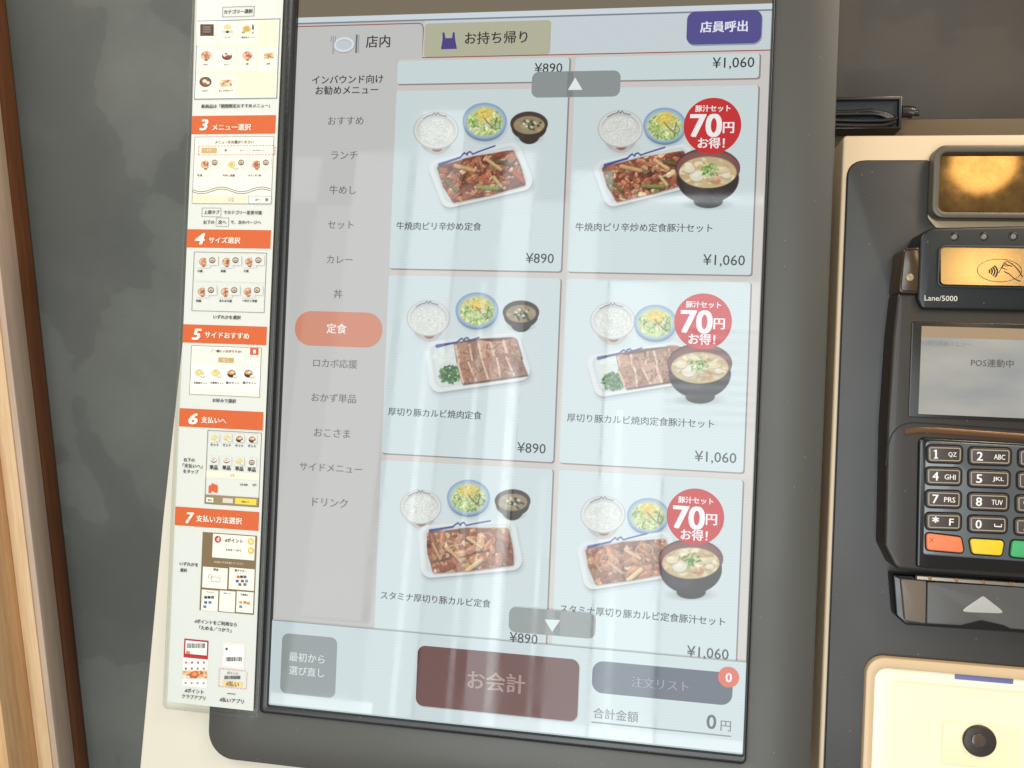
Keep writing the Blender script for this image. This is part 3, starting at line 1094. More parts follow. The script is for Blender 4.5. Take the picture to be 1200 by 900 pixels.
# display opening
du0 = (U(350, 20)[0] + U(315, 800)[0]) / 2 - .0005
du1 = (U(904.5, 20)[0] + U(870.5, 860)[0]) / 2 + .0003
dv0 = (U(321, 829)[1] + U(868, 883)[1]) / 2
dv1 = dv0 + (du1 - du0) * 16 / 9
INN = rrect(du0 - .0045, dv0 - .0042, du1 + .0012, dv1 + .004, .0022, 8)
put('front_panel', ring(OUT, INN, -.034, 0.0, .0016, -.003), GREY, kiosk)
INN2 = rrect(du0, dv0, du1, dv1, .0008, 8)
put('bezel', ring(INN, INN2, -.003, .0016, .0006, -.002), BLACK, kiosk)

disp = put('display', mesh_from([(du0 - .001, dv0 - .001, -.0022), (du1 + .001, dv0 - .001, -.0022), (du1 + .001, dv1 + .001, -.0022), (du0 - .001, dv1 + .001, -.0022)], [(0, 1, 2, 3)], False), lcd((192, 192, 190)), kiosk)
Z0 = -.0022


def layer(k):
    return Z0 + k * .00012


def ui(name, pts, k, c, alpha=1., label=None):
    return put(name, flat(ccw(pts), layer(k)), lcd(c, alpha), disp, label)


def R_(x0, y0, x1, y1):
    return [(x0, y0), (x1, y0), (x1, y1), (x0, y1)]


# banner above, header
hv0 = (U(352, 17)[1] + U(903, 4)[1]) / 2
ui('banner', R_(du0, hv0, du1, dv1), 1, (120, 110, 92), label='black banner at the top of the screen, brown reflection in its colour')  # black banner; the brown reflection on it is painted into the colour
hl = (U(352, 24)[1] + U(903, 10)[1]) / 2
ui('header_line', R_(du0, hl, du1, hv0), 2, (204, 214, 220))
tabv = (U(497, 68)[1] + U(904, 55)[1]) / 2
ui('header', R_(U(496, 40)[0], tabv, du1, hl - .0006), 1, (198, 208, 212))
ui('header_shadow', R_(du0, hl - .0009, du1, hl), 3, (120, 130, 138))
sx = U(494.5, 50)[0]
tt = (U(352, 29.5)[1] + U(480, 26)[1]) / 2
ui('takeout_tab', rrect(sx + .0008, tabv + .0003, U(645, 40)[0], (U(510, 27)[1] + U(640, 20)[1]) / 2, .002), 2, (178, 178, 154))
line = [(du0, tt), (sx - .003, tt), (sx - .001, tt - .0006), (sx, tt - .003), (sx, tabv), (du1, tabv)]
put('tab_line', stroke_mesh(line, .0006, layer(4)), lcd((150, 84, 72)), disp)
TX = (54, 50, 52)
TG = (112, 108, 110)


def ut(s, x0, x1, y, c=TX, b=.006, k=9, name='menu_text', **kw):
    text(s, x0, x1, y, layer(k), lcd(c), disp, b, name, **kw)


ut('店内', 429, 457, 48.5, b=.016)
ut('お持ち帰り', 545, 618, 44, b=.016)
# plate icon
ui('plate_icon', disc(402, 51.5, 13.5, 0, 24, 9.5), 5, (150, 156, 160))
ui('plate_icon', disc(402, 51, 13, 0, 24, 9), 6, (214, 222, 226))
ui('plate_icon', disc(402, 51, 9.6, 0, 24, 6.2), 7, (176, 184, 190))
ui('plate_icon', disc(402, 51.5, 9, 0, 24, 5.6), 8, (196, 202, 206))
for x in (387.0, 389.4, 391.8):
    ui('fork_icon', prr(x - .6, 41, x + .6, 48, .5, 0, 2), 6, (150, 156, 160))
ui('fork_icon', prr(388.4, 47, 390.6, 62, 1, 0, 2), 6, (160, 166, 170))
ui('knife_icon', prr(415.5, 39, 417.8, 61, 1, 0, 2), 6, (112, 116, 120))
ui('knife_icon', prr(418.6, 39, 419.8, 61, .5, 0, 2), 6, (150, 154, 158))
# shopping bag icon
ui('bag_icon', pq([(516, 56.5), (518, 44), (517.6, 37), (520, 36.5), (521.5, 43.5), (529, 43.2), (530, 36.4), (532.2, 36.6), (532.6, 44), (534.8, 56)]), 6, (78, 66, 130))
ui('call_staff_shadow', [(x + .0005, y - .0008) for x, y in prr(805, 11, 893, 50, 9)], 4, (150, 156, 168))
ui('call_staff_button', prr(805, 11, 893, 50, 9), 5, (84, 78, 140), label='purple call staff button')
ut('店員呼出', 821, 876, 31, (226, 230, 240), .03, name='button_text')
# left menu
for s, x0, x1, y, c, b in (('インバウンド向け', 366, 449, 93, TX, .018), ('お勧めメニュー', 370, 443, 105.5, TX, .018),
                           ('おすすめ', 384.5, 426, 141.5, TG, .012), ('ランチ', 388, 419, 182, TG, .012), ('牛めし', 386, 417, 222.5, TG, .012),
                           ('セット', 384, 414, 263.5, TG, .012), ('カレー', 383, 413, 304, TG, .012), ('丼', 391, 401, 344.5, TG, .012),
                           ('ロカボ応援', 367, 418.5, 426, TG, .012), ('おかず単品', 365, 417, 466.5, TG, .012), ('おこさま', 368, 410, 507.5, TG, .012),
                           ('サイドメニュー', 351, 424, 548.5, TG, .012), ('ドリンク', 366, 407, 589, TG, .012)):
    ut(s, x0, x1, y, c, b)
ui('selected_tab', prr(344, 365, 447, 406, 20), 4, (208, 138, 112), label='orange pill marking the chosen category')
ut('定食', 383, 406, 385, (240, 228, 222), .03, name='selected_text')

ui('content_ground', R_(U(456, 300)[0], dv0, du1, tabv - .0003), 1, (202, 197, 192))
# cards
CARD = (200, 214, 215)
cards = []


def card(bl, tr, r=3.2, wv=None):
    x0, y0 = bl; x1, y1 = tr
    ui('card_shadow', rrect(x0 + .0004, y0 - .0008, x1 + .0009, y1 - .0002, r * .0005), 2, (140, 132, 130))
    ui('menu_card', rrect(x0, y0, x1, y1, r * .0005), 3, CARD)


wL, hL, gx, gy = 1.0 * K, 1.0327 * K, .0354 * K, .0403 * K
for ci in (0, 1):
    x = ci * (wL + gx)
    card((x, gy), (x + wL, tabv - .0016))
    for ri in (0, 1, 2):
        y = -ri * (hL + gy)
        card((x, y - hL), (x + wL, y))

# meal pictures
LC = lcd((0, 0, 0), attr=True)
L_ = dict(step=.8, bgc=CARD)


def meal(x0, y0, x1, y1, draw, label):
    p = Pic(x0, y0, x1, y1, **L_)
    draw(p)
    p.build('meal_picture', layer(5), LC, disp, label)


T1 = [(499, 190), (607, 165), (628, 220), (520, 245)]
T2 = [(497, 401), (607, 389), (625, 444), (505, 461)]
T3 = [(489, 616), (603, 609), (614, 667), (494, 678)]


def sh(T, dx, dy):
    return [(a + dx, b + dy) for a, b in T]


meal(480, 115, 646, 250, lambda p: (rice(p, 511, 153), salad(p, 568, 142), miso(p, 620, 145), tray(p, T1, 1)), 'spicy stir-fried beef set on a white plate with rice, salad and soup')
meal(690, 115, 868, 250, lambda p: (rice(p, 727, 151), salad(p, 779, 147, .97), tray(p, [(692, 191), (808, 167), (822, 216), (711, 244)], 1), tonjiru(p, 829.5, 197)), 'spicy stir-fried beef set with a large bowl of pork soup')
meal(474, 340, 636, 470, lambda p: (rice(p, 502, 373, .96), salad(p, 559, 363.5, .97), miso(p, 610.5, 366, .97), tray(p, T2, 2)), 'sliced grilled pork set on a white plate with rice, salad and soup')
meal(682, 345, 860, 476, lambda p: (rice(p, 718, 376), salad(p, 768, 378, .97), tray(p, [(685, 417), (800, 399), (812, 448), (699, 466)], 2), tonjiru(p, 820, 426)), 'sliced grilled pork set with a large bowl of pork soup')
meal(466, 560, 624, 686, lambda p: (rice(p, 493, 594, .92), salad(p, 549, 583, .97), miso(p, 600.7, 587, .95), tray(p, T3, 3)), 'pork and onion set on a white plate with rice, salad and soup')
meal(672, 572, 852, 704, lambda p: (rice(p, 706.7, 603), salad(p, 759.5, 604, .95), tray(p, [(674, 637), (786, 622), (800, 674), (686, 692)], 3), tonjiru(p, 809.5, 655)), 'pork and onion set with a large bowl of pork soup')

for (cx, cy) in ((835, 146.5), (824, 376.5), (815, 606)):
    ui('discount_badge', disc(cx, cy, 31.2, 0, 48), 7, (196, 48, 50))
    ut('豚汁セット', cx - 20, cx + 21, cy - 19.5, (238, 232, 232), .03, name='badge_text')
    ut('70', cx - 25.5, cx + 10, cy + .5, (240, 234, 234), .035, name='badge_text', res=4)
    ut('円', cx + 12.5, cx + 25, cy + 3, (238, 232, 232), .035, name='badge_text')
    ut('お得！', cx - 17, cx + 14, cy + 21, (238, 232, 232), .03, name='badge_text')

for s, x0, x1, y in (('牛焼肉ピリ辛炒め定食', 464.5, 564, 265), ('牛焼肉ピリ辛炒め定食豚汁セット', 674.5, 835, 266.5),
                     ('厚切り豚カルビ焼肉定食', 455, 564.5, 484.5), ('厚切り豚カルビ焼肉定食豚汁セット', 664.5, 837, 493),
                     ('スタミナ厚切り豚カルビ定食', 446, 575, 702.5), ('スタミナ厚切り豚カルビ定食豚汁セット', 656, 850, 721)):
    ut(s, x0, x1, y, b=.012, name='meal_name')
for s, x0, x1, y in (('¥890', 626.5, 659, 79.5), ('¥1,060', 835, 884, 74), ('¥890', 616, 649, 302.5), ('¥1,060', 824, 873, 305.5),
                     ('¥890', 606, 639.5, 525), ('¥1,060', 814, 863, 536.5), ('¥890', 597, 630, 748), ('¥1,060', 805, 854, 766)):
    ut(s, x0, x1, y, b=.006, k=10.3 if y > 740 else 8, name='price_text')

# footer
fv = (U(322, 727)[1] + U(870, 778)[1]) / 2
ui('footer', R_(du0, dv0, du1, fv), 10, (196, 210, 212))
ui('footer_shadow', R_(du0, fv, du1, fv + .0007), 10, (150, 152, 152))
ui('restart_button', prr(328.5, 745, 393.5, 816, 8), 11, (142, 150, 150), label='grey start over button')
ut('最初から', 339, 380.5, 771, (206, 216, 214), .02, k=13, name='button_text')
ut('選び直し', 339, 380, 787, (206, 216, 214), .02, k=13, name='button_text')
ui('checkout_shadow', [(x + .0004, y - .0006) for x, y in prr(487.5, 765, 678, 837, 9)], 11, (170, 168, 168))
ui('checkout_button', prr(487.5, 765, 678, 837, 9), 12, (98, 52, 44), label='wide brown checkout button')
ut('お会計', 548, 615, 799, (160, 132, 122), .025, k=14, name='button_text')
ui('order_list_button', prr(693.5, 782, 859, 820, 12), 12, (84, 88, 104), label='slate blue order list button')
ut('注文リスト', 740, 807, 801.5, (140, 146, 158), .012, k=14, name='button_text')
ui('item_count_badge', disc(854, 794, 11.3, 0, 32), 14, (214, 98, 72))
ut('0', 850.5, 857.5, 794, (240, 226, 222), .03, k=15, name='badge_text')
ut('合計金額', 695, 748, 838, TG, .014, k=12, name='total_text')
ut('0', 828.5, 839, 846, (80, 80, 84), .02, k=12, name='total_text', res=4)
ut('円', 844.5, 856.5, 851, TG, .01, k=12, name='total_text')
ul = (U(693, 846.5)[1] + U(857, 864)[1]) / 2
ui('total_line', R_(U(693, 846)[0], ul - .0004, U(857, 864)[0], ul + .0003), 12, (128, 130, 132))
# scroll pills
ui('scroll_up_button', prr(623, 83, 727, 113.5, 8), 15, (140, 147, 147), 1, label='grey scroll up button')
for _x, _y0, _y1, _k in ((664.5, 83.4, 113.2, 15.5), (649.5, 716, 744.6, 15.5)):
    ui('card_edge_ghost', prr(_x, _y0, _x + 7, _y1, .3), _k, (126, 131, 131))
ui('scroll_arrow', pq([(665.5, 105.3), (682.5, 105), (674, 90.5)]), 16, (226, 232, 232))
ui('scroll_down_button', prr(596, 715, 698, 745, 8), 15, (142, 149, 147), 1, label='grey scroll down button')
ui('scroll_arrow', pq([(638, 726), (656.5, 726.7), (647, 740.5)]), 16, (214, 226, 224))

# ---- payment side of the kiosk
PW = -.020
ph_x0 = (U(990, 165, PW)[0] + U(958, 880, PW)[0]) / 2
ph_y1 = (U(1000, 160, PW)[1] + U(1190, 156, PW)[1]) / 2
px1 = U(1290, 400, PW)[0]
BEIGE = plastic('beige_frame_paint', (208, 184, 152), .35, .5, .04, 1200, .04, big=.03)
PANEL = plastic('slate_grey_panel', (54, 51, 48), .4, .5, .05, 1400, .06, big=.04)
ph = rrect(ph_x0, U(1100, 1010, PW)[1], px1, ph_y1, .0022)
put('payment_housing', slab(ph, -.12, PW, .0012), BEIGE, kiosk)
rc = [(U(986, 0, -.07)[0] + .0, U(1100, 400, -.07)[1]), (px1 + .03, U(1100, 400, -.07)[1]), (px1 + .03, U(1100, 139, -.07)[1]), (U(980, 0, -.07)[0], U(1100, 139, -.07)[1])]
put('rear_cover', slab(rc, -.13, -.07, .001), plastic('brown_cover_paint', (92, 74, 50), .5, .4, .05), kiosk, 'brown cover behind the payment housing')
ix0 = (U(994, 230, PW)[0] + U(964.5, 880, PW)[0]) / 2
iy1 = U(1040, 189, PW)[1]
rx = U(1087, 225, PW)[0]
pp = [(ix0, U(1100, 1005, PW)[1]), (px1 - .004, U(1100, 1005, PW)[1]), (px1 - .004, U(1120, 268, PW)[1]), (U(1096, 272, PW)[0], U(1096, 268, PW)[1]),
      (rx, U(1087, 256, PW)[1]), (rx, iy1), (ix0, iy1)]
pp = roundpoly(pp, [0, 0, 0, .002, .004, .0016, .0095], 6)
put('payment_panel', slab(pp, PW - .002, PW + .0012, .0005), PANEL, kiosk)
put('panel_gap', slab(inset(ccw(pp), -.0005), PW - .002, PW + .0003, 0), BLACK, kiosk)

# reader window with its frame
RW = LW
wo = prr(1093.5, 169, 1290, 256, 13, RW, 8)
wi = prr(1102, 178, 1284, 248.5, 7, RW, 8)
FRM = plastic('bronze_grey_frame', (84, 76, 62), .3, .5, .04, 1000)
rwd = put('reader_window', flat(ccw(wi), RW - .0045), None, kiosk, 'dark gold mirror window catching a warm lamp')
put('window_frame', ring(wo, wi, PW, RW, .0012, RW - .005), FRM, rwd)


def goldglass(name, c0, c1, rough, scale, lo, hi):
    m, t, b = nt(name)
    N = t.nodes.new; L = t.links.new
    tc = N('ShaderNodeTexCoord')
    n = N('ShaderNodeTexNoise'); n.inputs['Scale'].default_value = scale; n.inputs['Detail'].default_value = 8; n.inputs['Roughness'].default_value = .72
    n.inputs['Distortion'].default_value = 0
    L(tc.outputs['Object'], n.inputs['Vector'])
    cr = N('ShaderNodeValToRGB')
    cr.color_ramp.elements[0].position = lo; cr.color_ramp.elements[0].color = (*lin(c0), 1)
    cr.color_ramp.elements[1].position = hi; cr.color_ramp.elements[1].color = (*lin(c1), 1)
    L(n.outputs['Fac'], cr.inputs[0]); L(cr.outputs[0], b.inputs['Base Color'])
    b.inputs['Metallic'].default_value = .75
    r = N('ShaderNodeMath'); r.operation = 'MULTIPLY_ADD'; r.inputs[1].default_value = rough * 1.2; r.inputs[2].default_value = rough * .3
    L(n.outputs['Fac'], r.inputs[0]); L(r.outputs[0], b.inputs['Roughness'])
    return m


rwd.data.materials.append(goldglass('gold_mirror_glass', (98, 72, 40), (136, 106, 62), .075, 110, .3, .75))
lw = area('downlight', tuple(LAMP_W), tuple(Mn[:3, :3] @ np.array([*U(1120, 300, PW), PW]) + Mn[:3, 3]), .074, .074, 9.5, (1.0, .80, .46), 'DISK')

# code reader bay with lit cream interior
bo = prr(1008, 777, 1290, 1000, 20, PW, 8)
bi = prr(1019, 790, 1282, 990, 14, PW, 8)
bay = put('reader_bay', ring(bo, bi, PW, PW + .005, .0012, PW + .002), plastic('tan_bay_rim', (206, 178, 140), .35, .5, .03), kiosk, 'raised cream bay of the code reader, lit inside')


def glowcream(c, e):
    m, t, b = nt('lit_cream_plastic')
    N = t.nodes.new; L = t.links.new
    n = N('ShaderNodeTexNoise'); n.inputs['Scale'].default_value = 22; n.inputs['Detail'].default_value = 2
    tc = N('ShaderNodeTexCoord'); L(tc.outputs['Object'], n.inputs['Vector'])
    cr = N('ShaderNodeValToRGB')
    cr.color_ramp.elements[0].position = .3; cr.color_ramp.elements[0].color = (*lin([x * .96 for x in c]), 1)
    cr.color_ramp.elements[1].position = .7; cr.color_ramp.elements[1].color = (*lin(c), 1)
    L(n.outputs['Fac'], cr.inputs[0]); L(cr.outputs[0], b.inputs['Base Color']); L(cr.outputs[0], b.inputs['Emission Color'])
    b.inputs['Emission Strength'].default_value = e
    b.inputs['Roughness'].default_value = .3
    return m


put('bay_rim', ring([(x, y) for x, y in bi], prr(1042, 806, 1282, 990, 4, PW, 8), PW, PW + .0032, .0008, PW - .004), glowcream((236, 226, 200), .16), bay)
put('bay_floor', flat(ccw(prr(1040, 804, 1284, 992, 4, PW, 8)), PW - .0035), glowcream((232, 220, 186), .24), bay)
# the floor must sit in front of the housing face: housing and panel are cut by lifting it
bay_f = [o for o in bpy.data.objects if o.name.startswith('bay_floor')][0]
for v in bay_f.data.vertices:
    v.co.z = PW + .0016
put('bay_label', slab(prr(1116, 789.5, 1184, 796, .6, PW, 2), PW + .003, PW + .0036, .0001), plastic('violet_label', (104, 104, 158), .5), bay)
put('lens_plate', slab(prr(1102, 848, 1193, 897, 2, PW, 3), PW + .0016, PW + .0026, .0004), glowcream((232, 216, 176), .22), bay)
lens = put('lens', slab(disc(1147.5, 868, 17, PW + .003, 36), PW + .0026, PW + .0044, .0008), plastic('dark_lens', (46, 38, 32), .42, .5, .35, 420), bay)
put('lens', slab(disc(1147, 868, 7.5, PW + .005, 28), PW + .0044, PW + .0052, .0004), plastic('lens_core', (78, 66, 56), .2, .6, .3, 500), bay)

# ================================================================== CARD TERMINAL
TW = -.004
tb = U(1120, 745, TW)
term = thing('card_terminal', 'black card payment terminal with keypad, small screen and contactless window on the grey panel', 'card terminal', (tb[0], tb[1], PW))
TB = plastic('terminal_brown_black', (42, 35, 29), .35, .5, .05, 1300, .05, big=.04)
TD = plastic('terminal_dark', (44, 44, 44), .35, .5, .05, 1300, .05)
GL = plastic('gloss_black', (16, 15, 15), .12, .6, .05)
body = pq([(1052, 342), (1290, 346), (1290, 684), (1090, 671), (1050, 668), (1036, 640), (1039, 500), (1046, 395)], TW)
body = roundpoly(body, [.003, 0, 0, .002, .006, .004, 0, 0], 5)
put('body', slab(body, PW, TW, .0022, 4), TB, term)
# head with contactless window
HW = TW + .0035
head = roundpoly(pq([(1079, 267), (1290, 262), (1290, 366), (1080, 362), (1075, 350)], HW), [.0085, 0, 0, .003, .002], 7)
put('head', slab(head, PW + .002, HW, .0016, 4), plastic('terminal_teal_black', (20, 24, 24), .32, .5, .05, 1300, .04), term)
for x in (1118.2, 1152.8, 1187.2, 1221.5):
    put('indicator_ring', slab(disc(x, 277 - (x - 1118) * .005, 4.6, HW, 20), HW - .001, HW + .0003, .0002), GL, term)
    put('indicator_light', slab(disc(x, 278 - (x - 1118) * .005, 2.8, HW, 18), HW + .0003, HW + .0008, .0004), plastic('smoked_lens', (112, 108, 98), .2, .6), term)
# window, leaning slightly forward
cw = prr(1101.5, 291, 1272, 335.5, 4, HW + .0006, 6)
ymin = min(p[1] for p in cw); ymax = max(p[1] for p in cw)
_p = np.array([*U(1150, 318, HW), HW])
_l = (np.array(M.inverted() @ Vector(LAMP_W)) - _p); _l /= np.linalg.norm(_l)
_c = CL - _p; _c /= np.linalg.norm(_c)
_n = _l + _c
TL = float(_n[1] / _n[2])
print('window lean', TL, _n[0] / _n[2])
cwm = mesh_from([(x, y, HW + .0008 + (y - ymin) * -TL + (ymax - ymin) * TL) for x, y in ccw(cw)], [list(range(len(cw)))], False)
cwin = put('contactless_window', cwm, goldglass('gold_window', (146, 120, 80), (178, 150, 106), .2, 40, .3, .72), term, 'gold contactless window with wave symbol')
put('window_surround', ring(inset(ccw(cw), -.0012), ccw(cw), HW, HW + .0014, .0004, HW - .0), TD, cwin)


def on_win(pts):
    return [(x, y, HW + .00095 + (ymax - y) * TL) for x, y in pts]


SYM = ink((48, 38, 26))


def sym_stroke(pxs, wd=.0005):
    pts = pq(pxs, HW + .0018)
    L, R = stroke(pts, wd)
    n = len(pts)
    v = on_win(L + R)
    return mesh_from(v, [(i, n + i, n + i + 1, i + 1) for i in range(n - 1)], False)


parts = []
cx_, cy_ = 1159, 317
for k in range(40):
    pass
parts.append(sym_stroke([(1171 + 26 * math.cos(a), 317 + 13.5 * math.sin(a)) for a in [math.pi * 2 * i / 40 for i in range(41)]], .00022))
for r_ in (3.5, 6.5, 9.5, 12.5):
    parts.append(sym_stroke([(1156 + r_ * math.cos(a), 318 + r_ * .82 * math.sin(a)) for a in [math.radians(-42 + 84 * i / 10) for i in range(11)]], .0007))
hand = [(1198, 325), (1193, 316), (1186, 309), (1180, 306), (1177, 307), (1182, 312), (1176, 311), (1174, 314), (1180, 316), (1176, 318), (1182, 321), (1188, 327), (1195, 330)]
parts.append(sym_stroke(hand, .0004))
parts.append(sym_stroke([(1170, 320), (1176, 309), (1186, 312)], .0004))
put('contactless_symbol', join_meshes(parts), SYM, cwin)
text('Lane/5000', 1083.5, 1122, 349.5, HW + .00008, ink((214, 208, 198)), term, .0, 'model_text', res=3)
# side camera
sw = HW - .001
scm = put('side_window', slab(roundpoly(pq([(1059, 291), (1079, 289), (1078, 344), (1053, 343)], sw), .0022, 5), PW + .002, sw, .0008), plastic('smoked_brown', (62, 44, 24), .15, .6, .2, 300), term, 'smoked brown sensor window with a small lens')
put('lens', slab(disc(1066.5, 325, 4, sw + .0006, 20), sw, sw + .0007, .0004), plastic('pale_lens', (150, 132, 100), .15, .7), scm)
put('window_rim', outline(roundpoly(pq([(1059.6, 293), (1078, 291), (1077, 342), (1055, 341)], sw), .002, 5), .0005, sw + .0001), GL, scm)
# display
ts0 = rrect(*prect(1066, 379, 1270, 493, TW), .0012, 5)
put('screen_rim', slab(ts0, TW - .001, TW + .0006, .0003), plastic('rim_black', (30, 26, 22), .22, .5), term)
li = prect(1078, 384.5, 1262, 489, TW + .0007)
scr = put('screen', flat(ccw(R_(*li)), TW + .0007), None, term)


def lcdgrey():
    m, t, b = nt('grey_lcd')
    N = t.nodes.new; L = t.links.new
    tc = N('ShaderNodeTexCoord')
    mp = N('ShaderNodeMapping'); mp.inputs['Scale'].default_value = (1, 2.6, 1); mp.inputs['Rotation'].default_value = (0, 0, .45)
    L(tc.outputs['Object'], mp.inputs[0])
    n = N('ShaderNodeTexNoise'); n.inputs['Scale'].default_value = 22; n.inputs['Detail'].default_value = 4
    L(mp.outputs[0], n.inputs['Vector'])
    cr = N('ShaderNodeValToRGB')
    cr.color_ramp.elements[0].position = .3; cr.color_ramp.elements[0].color = (*lin((116, 118, 119)), 1)
    cr.color_ramp.elements[1].position = .75; cr.color_ramp.elements[1].color = (*lin((138, 135, 128)), 1)
    L(n.outputs['Fac'], cr.inputs[0]); L(cr.outputs[0], b.inputs['Base Color'])
    L(cr.outputs[0], b.inputs['Emission Color'])
    b.inputs['Emission Strength'].default_value = .5
    b.inputs['Roughness'].default_value = .12
    return m


scr.data.materials.append(lcdgrey())
put('status_bar', flat(ccw(R_(li[0], U(1150, 397, TW)[1], li[2], li[3])), TW + .0008), plastic('tan_status_bar', (150, 128, 104), .2), scr)
text('POS連動中', 1138, 1188, 425.5, TW + .0009, ink((84, 80, 76)), scr, .0, 'status_text')
text('■取引業務メニュー', 1081, 1138, 402.5, TW + .0009, ink((134, 128, 122)), scr, .0, 'status_text')
# curved ridge over the keypad
rid = [Vector((*U(x, y, TW), 0)) for x, y in ((1038, 545), (1042, 518), (1050, 503), (1064, 496), (1085, 496), (1140, 500), (1290, 510))]
rid = [(p.x, p.y) for p in spline(rid, 6)]
put('ridge_line', stroke_mesh(rid, .0007, TW + .00015), BLACK, term)
amb = [(U(x, y, TW)[0], U(x, y, TW)[1], TW - .0026) for x, y in ((1060, 507), (1085, 504.5), (1140, 508), (1290, 519))]
put('sheen_ridge', tube(spline([Vector(a) for a in amb], 5), .0032, 16), plastic('warm_sheen_plastic', (92, 62, 34), .3, .6, .04, metal=.4), term)  # chamfer over the keypad, its warm reflection painted in as amber
# keypad
KW = TW + .0006
kp0 = roundpoly(pq([(1076, 512), (1290, 524), (1290, 678), (1086, 666), (1073, 664)], KW), [.0035, 0, 0, .002, .002], 6)
put('keypad_surround', slab(kp0, TW - .002, KW + .0012, .0012, 4), GL, term)
kp1 = roundpoly(pq([(1084, 516), (1290, 527), (1290, 664), (1081, 650)], KW + .001), [.003, 0, 0, .002], 6)
put('keypad_plate', slab(kp1, KW, KW + .0016, .0006), plastic('grey_gloss_plate', (88, 92, 94), .25, .6, .05, metal=.3, coat=.4), term)
kw0 = KW + .0016
KEYC = plastic('key_brown_black', (58, 46, 41), .35, .5)
RIMC = plastic('key_rim_beige', (158, 146, 126), .4, .4)
rows = [
    (521.6, 541.4, [(1086, 1127.4, '1', 'QZ'), (1135, 1184.4, '2', 'ABC'), (1193, 1240, '3', 'DEF')], 2.6),
    (547.6, 567.4, [(1084.6, 1126.4, '4', 'GHI'), (1134.4, 1183, '5', 'JKL'), (1191.6, 1239, '6', 'MNO')], 2.9),
    (574.4, 594, [(1084.6, 1126, '7', 'PRS'), (1134.4, 1181.6, '8', 'TUV'), (1190, 1238, '9', 'WXY')], 3.2),
    (600.8, 620, [(1084.6, 1126, '*', 'F'), (1134.4, 1179.6, '0', '␣'), (1188.5, 1236, '.', '#')], 3.4),
]
LEG = ink((226, 222, 216))
for y0, y1, ks, dy in rows:
    for i, (x0, x1, a, b) in enumerate(ks):
        d = dy * i
        q = pq([(x0, y0 + d * .9), (x1, y0 + d * 1.05 + 1.2), (x1 - .6, y1 + d * 1.05 + 1.2), (x0 + .3, y1 + d * .9)], kw0)
        ko = roundpoly(q, .0022, 5)
        key = put('key', slab(ko, kw0 - .0004, kw0 + .0010, .0004), KEYC, term)
        put('key_gap', slab(inset(ccw(ko), -.0007), kw0 - .0004, kw0 + .0001, 0), GL, key)
        put('key_rim', outline(inset(ccw(ko), .0009), .00052, kw0 + .00105), RIMC, key)
        yc = (y0 + y1) / 2 + d + 0.5
        tw_ = kw0 + .0011
        k0 = x0 + (x1 - x0) * .2
        if a == '*':
            text('*', k0, k0 + 7, yc - 2, tw_, LEG, key, .03, 'key_legend', hpx=7)
        elif a == '.':
            text('.', k0 + 2, k0 + 4.5, yc + 3, tw_, LEG, key, .02, 'key_legend')
        elif a == '1':
            st = [stroke_mesh(pq(l, tw_), w_, tw_ + q_) for l, w_, q_ in (
                (((k0 + 2.6, yc - 5), (k0 + 2.6, yc + 5)), .00085, 0), (((k0 + .2, yc - 3), (k0 + 2.8, yc - 4.8)), .0006, .00001), (((k0 + .2, yc + 4.7), (k0 + 5, yc + 4.8)), .0006, .00002))]
            put('key_legend', join_meshes(st), LEG, key)
        else:
            text(a, k0, k0 + (4.3 if a == '1' else 6.8), yc, tw_, LEG, key, .0 if a == '1' else .02, 'key_legend', hpx=10)
        if b == '␣':
            mx = x1 - 10
            put('key_legend', stroke_mesh(pq([(mx - 4, yc - .5), (mx - 4, yc + 2.5), (mx + 4, yc + 3), (mx + 4, yc)], tw_), .0006, tw_), LEG, key)
        elif b == 'F':
            text(b, x1 - 13.5, x1 - 8.5, yc + 1, tw_, LEG, key, .02, 'key_legend', hpx=8)
        else:
            wd = {2: 9.5, 3: 13}.get(len(b), 6)
            text(b, x1 - 6.5 - wd, x1 - 6.5, yc + 1, tw_, LEG, key, .015, 'key_legend', hpx=6)
for q, c, lb in (([(1085, 624.4), (1125.5, 629.5), (1129, 647.6), (1085.5, 644)], (226, 120, 76), 'orange cancel key'),
                 ([(1135.6, 631), (1176, 633.5), (1173, 650.8), (1139, 648.5)], (226, 190, 34), 'yellow correction key'),
                 ([(1185.5, 633), (1240, 637), (1240, 657), (1183, 652)], (58, 160, 96), 'green confirm key')):
    ko = roundpoly(pq(q, kw0), .0018, 5)
    key = put('key', slab(ko, kw0 - .0004, kw0 + .0012, .0006), plastic(lb, c, .4, .4), term, lb)
    put('key_gap', slab(inset(ccw(ko), -.0008), kw0 - .0004, kw0 + .0001, 0), GL, key)
    if 'orange' in lb:
        for l in (((1089, 630), (1094.5, 636)), ((1094.5, 630), (1089, 636))):
            put('key_legend', stroke_mesh(pq(l, kw0 + .00125), .0003, kw0 + .00125), ink((150, 84, 52)), key)
